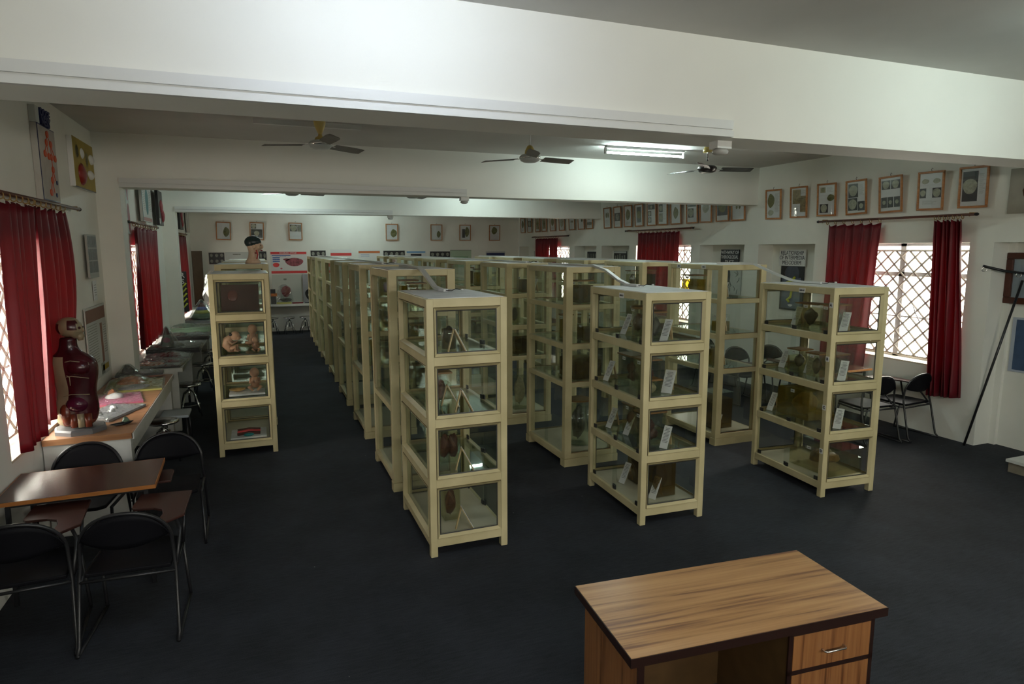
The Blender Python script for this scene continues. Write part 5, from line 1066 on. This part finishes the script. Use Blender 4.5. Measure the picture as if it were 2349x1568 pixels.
# ------------------------------------------------------------------ teacher's desk
e = thing('office_desk', 'teak-laminate desk with drawers in the foreground, lower right', 'desk', (1.985, 2.29, 0), R(-4.6)); w, d = 1.31, 0.60
MB().box(-w/2+0.004, w/2-0.004, -d/2+0.004, d/2-0.004, 0.724, 0.762).build('desktop', DESKT, e)
f = MB(); t = 0.005; f.box(-w/2, w/2, -d/2, -d/2+t, 0.72, 0.7605); f.box(-w/2, w/2, d/2-t, d/2, 0.72, 0.7605); f.box(-w/2, -w/2+t, -d/2+t, d/2-t, 0.72, 0.7605); f.box(w/2-t, w/2, -d/2+t, d/2-t, 0.72, 0.7605); f.build('edge_lipping', DESKE, e)
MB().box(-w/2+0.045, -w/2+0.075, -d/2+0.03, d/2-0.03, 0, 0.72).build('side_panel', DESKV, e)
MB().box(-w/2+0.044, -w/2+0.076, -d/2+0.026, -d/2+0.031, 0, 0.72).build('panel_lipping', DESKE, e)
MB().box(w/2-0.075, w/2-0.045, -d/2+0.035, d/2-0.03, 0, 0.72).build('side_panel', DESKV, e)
MB().box(-w/2+0.075, w/2-0.075, d/2-0.07, d/2-0.05, 0.12, 0.72).build('modesty_panel', DESKI, e)
px0, px1 = w/2-0.52, w/2-0.045
MB().box(px0, px0+0.02, -d/2+0.035, d/2-0.07, 0.04, 0.72).build('pedestal_side', DESKI, e)
f = MB(); yf = -d/2+0.03
for z in (0.705, 0.515, 0.30, 0.055): f.box(px0, px1, yf-0.004, yf+0.012, z-0.012, z+0.012)
for x in (px0, px1-0.022): f.box(x, x+0.022, yf-0.004, yf+0.012, 0.04, 0.72)
f.build('pedestal_lipping', DESKE, e)
for z0, z1 in ((0.527, 0.693), (0.312, 0.503), (0.067, 0.288)):
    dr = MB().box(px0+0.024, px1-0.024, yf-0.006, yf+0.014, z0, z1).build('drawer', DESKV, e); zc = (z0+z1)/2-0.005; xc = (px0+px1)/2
    MB().tube([(xc-0.058, yf-0.006, zc), (xc-0.058, yf-0.028, zc), (xc-0.05, yf-0.033, zc), (xc+0.05, yf-0.033, zc), (xc+0.058, yf-0.028, zc), (xc+0.058, yf-0.006, zc)], 0.0045, 8).build('handle', CHROME, dr, True)

# ------------------------------------------------------------------ anatomical torso and bust
DR = mat('dark_red_muscle', (0.055, 0.006, 0.010), 0.22, var=0.35, scale=9, stretch=(1, 1, 0.4)); BONE = mat('yellowish_bone_enamel', (0.30, 0.24, 0.15), 0.28, var=0.12, scale=7); ORM = mat('red_brown_muscle', (0.15, 0.03, 0.014), 0.25, var=0.3, scale=9); PUR = mat('purple_muscle', (0.08, 0.008, 0.028), 0.15, var=0.2)
e = thing('anatomical_torso', 'glossy dark red muscle torso model with bare skull on an octagonal base, left counter', 'anatomical model', (-1.515, 6.38, CZ), R(-8))
MB().lathe([(0.20, 0), (0.20, 0.03), (0.185, 0.045)], n=8).build('octagonal_base', mat('grey_painted_base', (0.12, 0.12, 0.125), 0.4), e)
secs = [(0.045, -0.02, 0.115, 0.10), (0.10, -0.02, 0.135, 0.11), (0.18, -0.01, 0.15, 0.12), (0.26, -0.01, 0.145, 0.12), (0.33, 0.0, 0.13, 0.105), (0.40, 0.005, 0.135, 0.105), (0.48, 0.0, 0.155, 0.115), (0.56, -0.005, 0.165, 0.12), (0.62, -0.01, 0.16, 0.11), (0.66, -0.02, 0.13, 0.09), (0.69, -0.03, 0.085, 0.07), (0.73, -0.035, 0.062, 0.06), (0.79, -0.03, 0.058, 0.058), (0.82, -0.025, 0.062, 0.062)]
m = MB(); N = 32
for z, cx, rx, ry in secs:
    for k in range(N):
        a = 2*PI*k/N; q = 1+0.05*math.cos(2*a)*(1 if z < 0.6 else 0)+0.04*math.sin(5*a+z*9)*(0.6 if z < 0.68 else 0.2); m.v.append((cx+rx*1.08*q*math.cos(a), ry*q*math.sin(a), z))
for i in range(len(secs)-1):
    for k in range(N):
        a = 2*PI*(k+0.5)/N; z = (secs[i][0]+secs[i+1][0])/2; m.f.append((i*N+k, i*N+(k+1) % N, (i+1)*N+(k+1) % N, (i+1)*N+k))
        g = math.cos(a-R(200)) # back-left side of the body stays skin coloured
        mi = 0
        if g > 0.55 and z < 0.66: mi = 1
        if z < 0.10: mi = 1 if k % 8 < 5 else 2
        if 0.31 < z < 0.36 and -0.2 < math.cos(a-R(300)): mi = 1
        m.m.append(mi)
m.f.append(tuple(range(N))[::-1]); m.m.append(1); m.f.append(tuple((len(secs)-1)*N+k for k in range(N))); m.m.append(0)
tb_ = m.build('body', [DR, BONE, ORM], e, True); sm = tb_.modifiers.new('smooth', 'SUBSURF'); sm.levels = 1; sm.render_levels = 1
h = MB(); NN = 26; KK = 16
for j in range(KK+1):
    th = PI*j/KK
    for i in range(NN):
        f_ = 2*PI*i/NN; x = 0.098*math.sin(th)*math.cos(f_); y = 0.078*math.sin(th)*math.sin(f_); z = 0.085*math.cos(th)
        if x > 0.02: z_ = z; x += 0.018*max(0, -z/0.085)*1.2; z -= 0.02*max(0, -z/0.085)
        h.v.append((x-0.012, y, z+0.90))
for j in range(KK):
    for i in range(NN):
        h.f.append((j*NN+i, (j+1)*NN+i, (j+1)*NN+(i+1) % NN, j*NN+(i+1) % NN)); f_ = 2*PI*(i+.5)/NN; th = PI*(j+.5)/KK
        x = math.sin(th)*math.cos(f_); z = math.cos(th); y = abs(math.sin(th)*math.sin(f_))
        h.m.append(1 if (0.1 < x < 0.75 and -0.1 < z < 0.75 and y > 0.35) or (x < -0.55 and z < 0.35) else 0)
h.build('skull', [BONE, DR], e, True)
MB().tube([(0.05, 0, 0.845), (0.075, 0, 0.80), (0.085, 0, 0.80)], [0.035, 0.03, 0.012], 12).build('jaw', BONE, e, True)
MB().blob((0.088, 0, 0.875), (0.014, 0.012, 0.022)).build('nose', BONE, e, True)
for s in (-1, 1):
    MB().blob((0.072, s*0.028, 0.895), (0.014, 0.016, 0.013)).build('eye_socket', DR, e, True)
    MB().blob((0.06, s*0.05, 0.865), (0.03, 0.014, 0.008)).build('cheekbone', BONE, e, True)
MB().blob((0.02, -0.07, 0.25), (0.085, 0.075, 0.075), 0, 4, 0.05).build('pelvic_muscle', PUR, e, True)
MB().blob((-0.06, -0.075, 0.17), (0.05, 0.06, 0.10), 0, 6, 0.04).build('buttock_muscle', ORM, e, True)
MB().blob((0.04, -0.05, 0.56), (0.11, 0.075, 0.09), 0, 9, 0.05).build('shoulder_blade_muscle', DR, e, True)
for i, (p, m_) in enumerate((([(-0.10, -0.07, 0.60), (0.02, -0.125, 0.63), (0.13, -0.07, 0.60), (0.155, -0.01, 0.52)], BONE), ([(-0.11, -0.075, 0.48), (0.02, -0.125, 0.50), (0.13, -0.08, 0.47)], BONE), ([(-0.12, -0.06, 0.31), (0.0, -0.125, 0.345), (0.12, -0.07, 0.33)], BONE), ([(-0.10, -0.07, 0.55), (0.0, -0.12, 0.49), (0.0, -0.118, 0.42)], BONE))):
    MB().tube(p, 0.0035, 6).build('pale_tendon', m_, e, True)
for k, x in enumerate((-0.01, 0.045, 0.10)): MB().tube([(x, -0.09, 0.17), (x+0.004, -0.1, 0.055)], [0.030, 0.026], 10).build('thigh_muscle', (ORM, BONE, ORM)[k], e, True)

e = thing('anatomical_bust', 'flesh-coloured head and neck model with a black skullcap on top of the left row', 'anatomical model', (-0.06, 9.42, 2.205), R(0))
m = MB(); N = 24; sc2 = [(0.0, -0.02, 0.10, 0.085), (0.03, -0.02, 0.095, 0.08), (0.08, -0.015, 0.065, 0.06), (0.13, -0.01, 0.06, 0.058), (0.17, 0.0, 0.07, 0.06), (0.20, 0.012, 0.09, 0.067), (0.25, 0.005, 0.096, 0.072), (0.30, 0.0, 0.095, 0.074)]
for z, cx, rx, ry in sc2:
    for k in range(N): a = 2*PI*k/N; m.v.append((cx+rx*math.cos(a), ry*math.sin(a), z))
for i in range(len(sc2)-1):
    for k in range(N): m.f.append((i*N+k, i*N+(k+1) % N, (i+1)*N+(k+1) % N, (i+1)*N+k)); m.m.append(0)
m.f.append(tuple(range(N))[::-1]); m.m.append(0); m.f.append(tuple((len(sc2)-1)*N+k for k in range(N))); m.m.append(0)
SKM = mat('flesh_enamel', (0.68, 0.47, 0.32), 0.35, var=0.1)
m.build('head_and_neck', SKM, e, True)
MB().blob((-0.008, 0, 0.285), (0.108, 0.082, 0.085), 0, 1, 0.0).build('black_skullcap', mat('black_green_enamel', (0.02, 0.035, 0.035), 0.25), e, True)
MB().blob((0.10, 0, 0.225), (0.022, 0.016, 0.03)).build('nose', SKM, e, True); MB().blob((0.095, 0, 0.175), (0.015, 0.025, 0.01)).build('lips', MAR, e, True)
for s in (-1, 1): MB().blob((0.005, s*0.074, 0.22), (0.02, 0.012, 0.028)).build('ear', SKM, e, True); MB().blob((0.086, s*0.03, 0.245), (0.01, 0.014, 0.008)).build('eye', BLACK, e, True)
MB().tube([(0.03, -0.065, 0.18), (0.045, -0.062, 0.12), (0.03, -0.06, 0.06)], 0.008, 6).build('red_vessel', REDM, e, True); MB().blob((0.02, -0.06, 0.14), (0.012, 0.01, 0.012)).build('red_opening', MAR, e, True)

# ------------------------------------------------------------------ right wall recess boards
XN = XR+ND
e = board('hand_lettered_sign', 'white hand-lettered sign RELATIONSHIP OF INTERMEDIA MESODERM in the near recess', 'sign', (XN-0.035, 8.40, 2.10), NX, 0.57, 0.27, WHITE, (), 0.02)
for s, z in (('RELATIONSHIP', 0.215), ('OF INTERMEDIA', 0.135), ('MESODERM', 0.052)): tx(e, s, 0.094, 0, z, INK, 0.021, sx=0.80 if s != 'MESODERM' else 0.85)
e = board('painted_board', 'black board with a grey figure and yellow bent tube below the RELATIONSHIP sign', 'painted board', (XN-0.02, 8.40, 1.36), NX, 0.50, 0.98, BOARDK, (), 0.012)
MB().box(-0.21, 0.2, -0.016, -0.011, 0.03, 0.55).build('grey_blue_ground', mat('slate_blue_paint', (0.10, 0.12, 0.17), 0.5, var=0.4, scale=6), e)
MB().blob((0.0, -0.012, 0.60), (0.16, 0.004, 0.16), 0, 3, 0.05).build('dark_grey_dome', mat('dim_blue_grey_paint', (0.05, 0.055, 0.075), 0.5, var=0.3), e, True)
MB().tube([(0.08, -0.02, 0.56), (0.02, -0.02, 0.49), (-0.09, -0.02, 0.47), (-0.02, -0.02, 0.40), (0.02, -0.02, 0.32), (0.0, -0.02, 0.22), (-0.07, -0.02, 0.17), (-0.02, -0.02, 0.14)], 0.022, 8).build('yellow_tube', YG, e, True)
MB().blob((0.0, -0.016, 0.08), (0.05, 0.006, 0.02), 0, 3, 0.2).build('white_bone_piece', WHITE, e, True)
e = board('hand_lettered_sign', 'black sign PATHWAY OF THEROGLOSSAL DUCT with white letters in the second recess', 'sign', (XN-0.03, 9.95, 2.08), NX, 0.50, 0.29, BOARDK, (), 0.02)
for s, z, q in (('PATHWAY OF', 0.235, 0.9), ('THEROGLOSSAL', 0.15, 0.72), ('DUCT', 0.06, 1.0)): tx(e, s, 0.09, 0, z, WHITE, 0.021, sx=q)
e = board('line_drawing', 'grey line drawing of branching vessels below the black PATHWAY sign', 'drawing', (XN-0.01, 9.95, 1.45), NX, 0.6, 0.6, PAPER, (('dark_tongue', 0.2, 0.5, 0.3, 1.0, PH[0], 'e'),), 0.004)
q = MB(); rr = random.Random(4)
for i in range(14):
    a = rr.uniform(-0.24, 0.24); b = rr.uniform(0.05, 0.5); q.tube([(a, -0.006, b), (a+rr.uniform(-0.06, 0.06), -0.006, b+0.05), (a+rr.uniform(-0.08, 0.08), -0.006, b+0.09)], 0.004, 5)
q.build('ink_curls', INK, e)
board('scan_sheet', 'black sheet of pale columns in the third recess from the camera', 'scan sheet', (XN-0.01, 14.0, 2.05), NX, 0.6, 0.28, BOARDK, [('pale_column', 0.08+0.18*i, 0.18+0.18*i, 0.15, 0.6+0.08*(i % 3), PH[3]) for i in range(5)]+[('white_heading', 0.02, 0.98, 0.82, 0.97, PAPER)], 0.01)
board('scan_sheet', 'black sheet of narrow columns in the recess after the third beam', 'scan sheet', (XN-0.01, 15.45, 2.05), NX, 0.55, 0.26, BOARDK, [('pale_column', 0.08+0.18*i, 0.15+0.18*i, 0.15, 0.8, PH[3]) for i in range(5)], 0.01)
board('scan_sheet', 'half black half white sheet in the farthest recess', 'scan sheet', (XN-0.01, 19.1, 2.02), NX, 0.55, 0.30, BOARDK, (('white_half', 0.45, 1, 0, 1, PAPER), ('dark_mark', 0.55, 0.9, 0.6, 0.8, PH[0]), ('dark_mark', 0.55, 0.9, 0.2, 0.4, PH[0])), 0.01)
# near recess: glazed frame, blue poster, canvas, lamp arm, leaning rod, plinth
e = thing('glazed_frame', 'dark brown glazed display frame at the right edge of the photo', 'framed picture', (XN-0.01, 4.62, 1.74), NX)
f = MB(); w, h_, t = 0.86, 0.60, 0.075
f.box(-w/2, w/2, -0.06, 0, 0, t); f.box(-w/2, w/2, -0.06, 0, h_-t, h_); f.box(-w/2, -w/2+t, -0.06, 0, t, h_-t); f.box(w/2-t, w/2, -0.06, 0, t, h_-t); bevel(f.build('frame', mat('dark_mahogany', (0.075, 0.018, 0.008), 0.3, var=0.2), e), 0.01)
MB().box(-w/2+t, w/2-t, -0.03, -0.02, t, h_-t).build('backing_sheet', mat('bluish_grey_backing', (0.30, 0.36, 0.42), 0.5), e); MB().box(-w/2+t, w/2-t, -0.05, -0.047, t, h_-t).build('pane', PGLASS, e)
board('wall_poster', 'white-bordered dark blue poster at the right edge below the brown frame', 'poster', (XN-0.005, 4.58, 0.93), NX, 0.72, 0.65, mat('pale_border', (0.42, 0.47, 0.55), 0.6), (('blue_field', 0.06, 0.95, 0.04, 0.96, mat('dull_blue_field', (0.045, 0.085, 0.17), 0.5, var=0.15)),), 0.005)
board('canvas_picture', 'beige canvas with a brown organ cut by the right edge, beside the framed prints', 'picture', (XR-0.005, 4.62, 2.78), NX, 0.62, 0.5, mat('beige_canvas', (0.33, 0.31, 0.26), 0.6, var=0.08), (('brown_organ', 0.24, 0.9, 0.10, 0.78, mat('brown_organ_paint', (0.22, 0.09, 0.04), 0.5, var=0.4), 'b', 0.006),), 0.025)
e = thing('leaning_rod', 'long thin dark rod leaning in the right recess from floor to frame', 'rod', (7.92, 5.09, 0))
MB().tube([(0, 0, 0.0), (0.20, -0.13, 1.1), (0.36, -0.24, 2.02)], 0.014, 8).build('shaft', BLACK, e, True)
e = thing('bracket_arm', 'black metal arm with two ring hooks sticking from the right pillar', 'bracket', (XR+0.18, 4.92, 2.13))
MB().tube([(0.10, -0.06, -0.03), (-0.12, 0.03, 0.0), (-0.29, 0.16, 0.055)], 0.016, 8).build('arm', BLACK, e, True)
for p in ((-0.275, 0.15, 0.015), (0.04, -0.04, -0.05)): MB().tube([(p[0]+0.022*math.cos(t), p[1]-0.016*math.cos(t), p[2]+0.024*math.sin(t)) for t in [2*PI*k/12 for k in range(12)]], 0.005, 6, closed=True).build('ring_hook', CHROME, e, True)
e = thing('floor_platform', 'corner of a low grey-white platform at the right edge of the floor', 'platform', (7.7, 3.55, 0), R(0))
MB().box(-0.27, 0.30, -0.9, 0.74, 0, 0.11).build('riser', mat('brownish_riser', (0.22, 0.19, 0.14), 0.6, var=0.2), e); MB().box(-0.29, 0.30, -0.9, 0.76, 0.11, 0.14).build('top_board', COUNT, e)
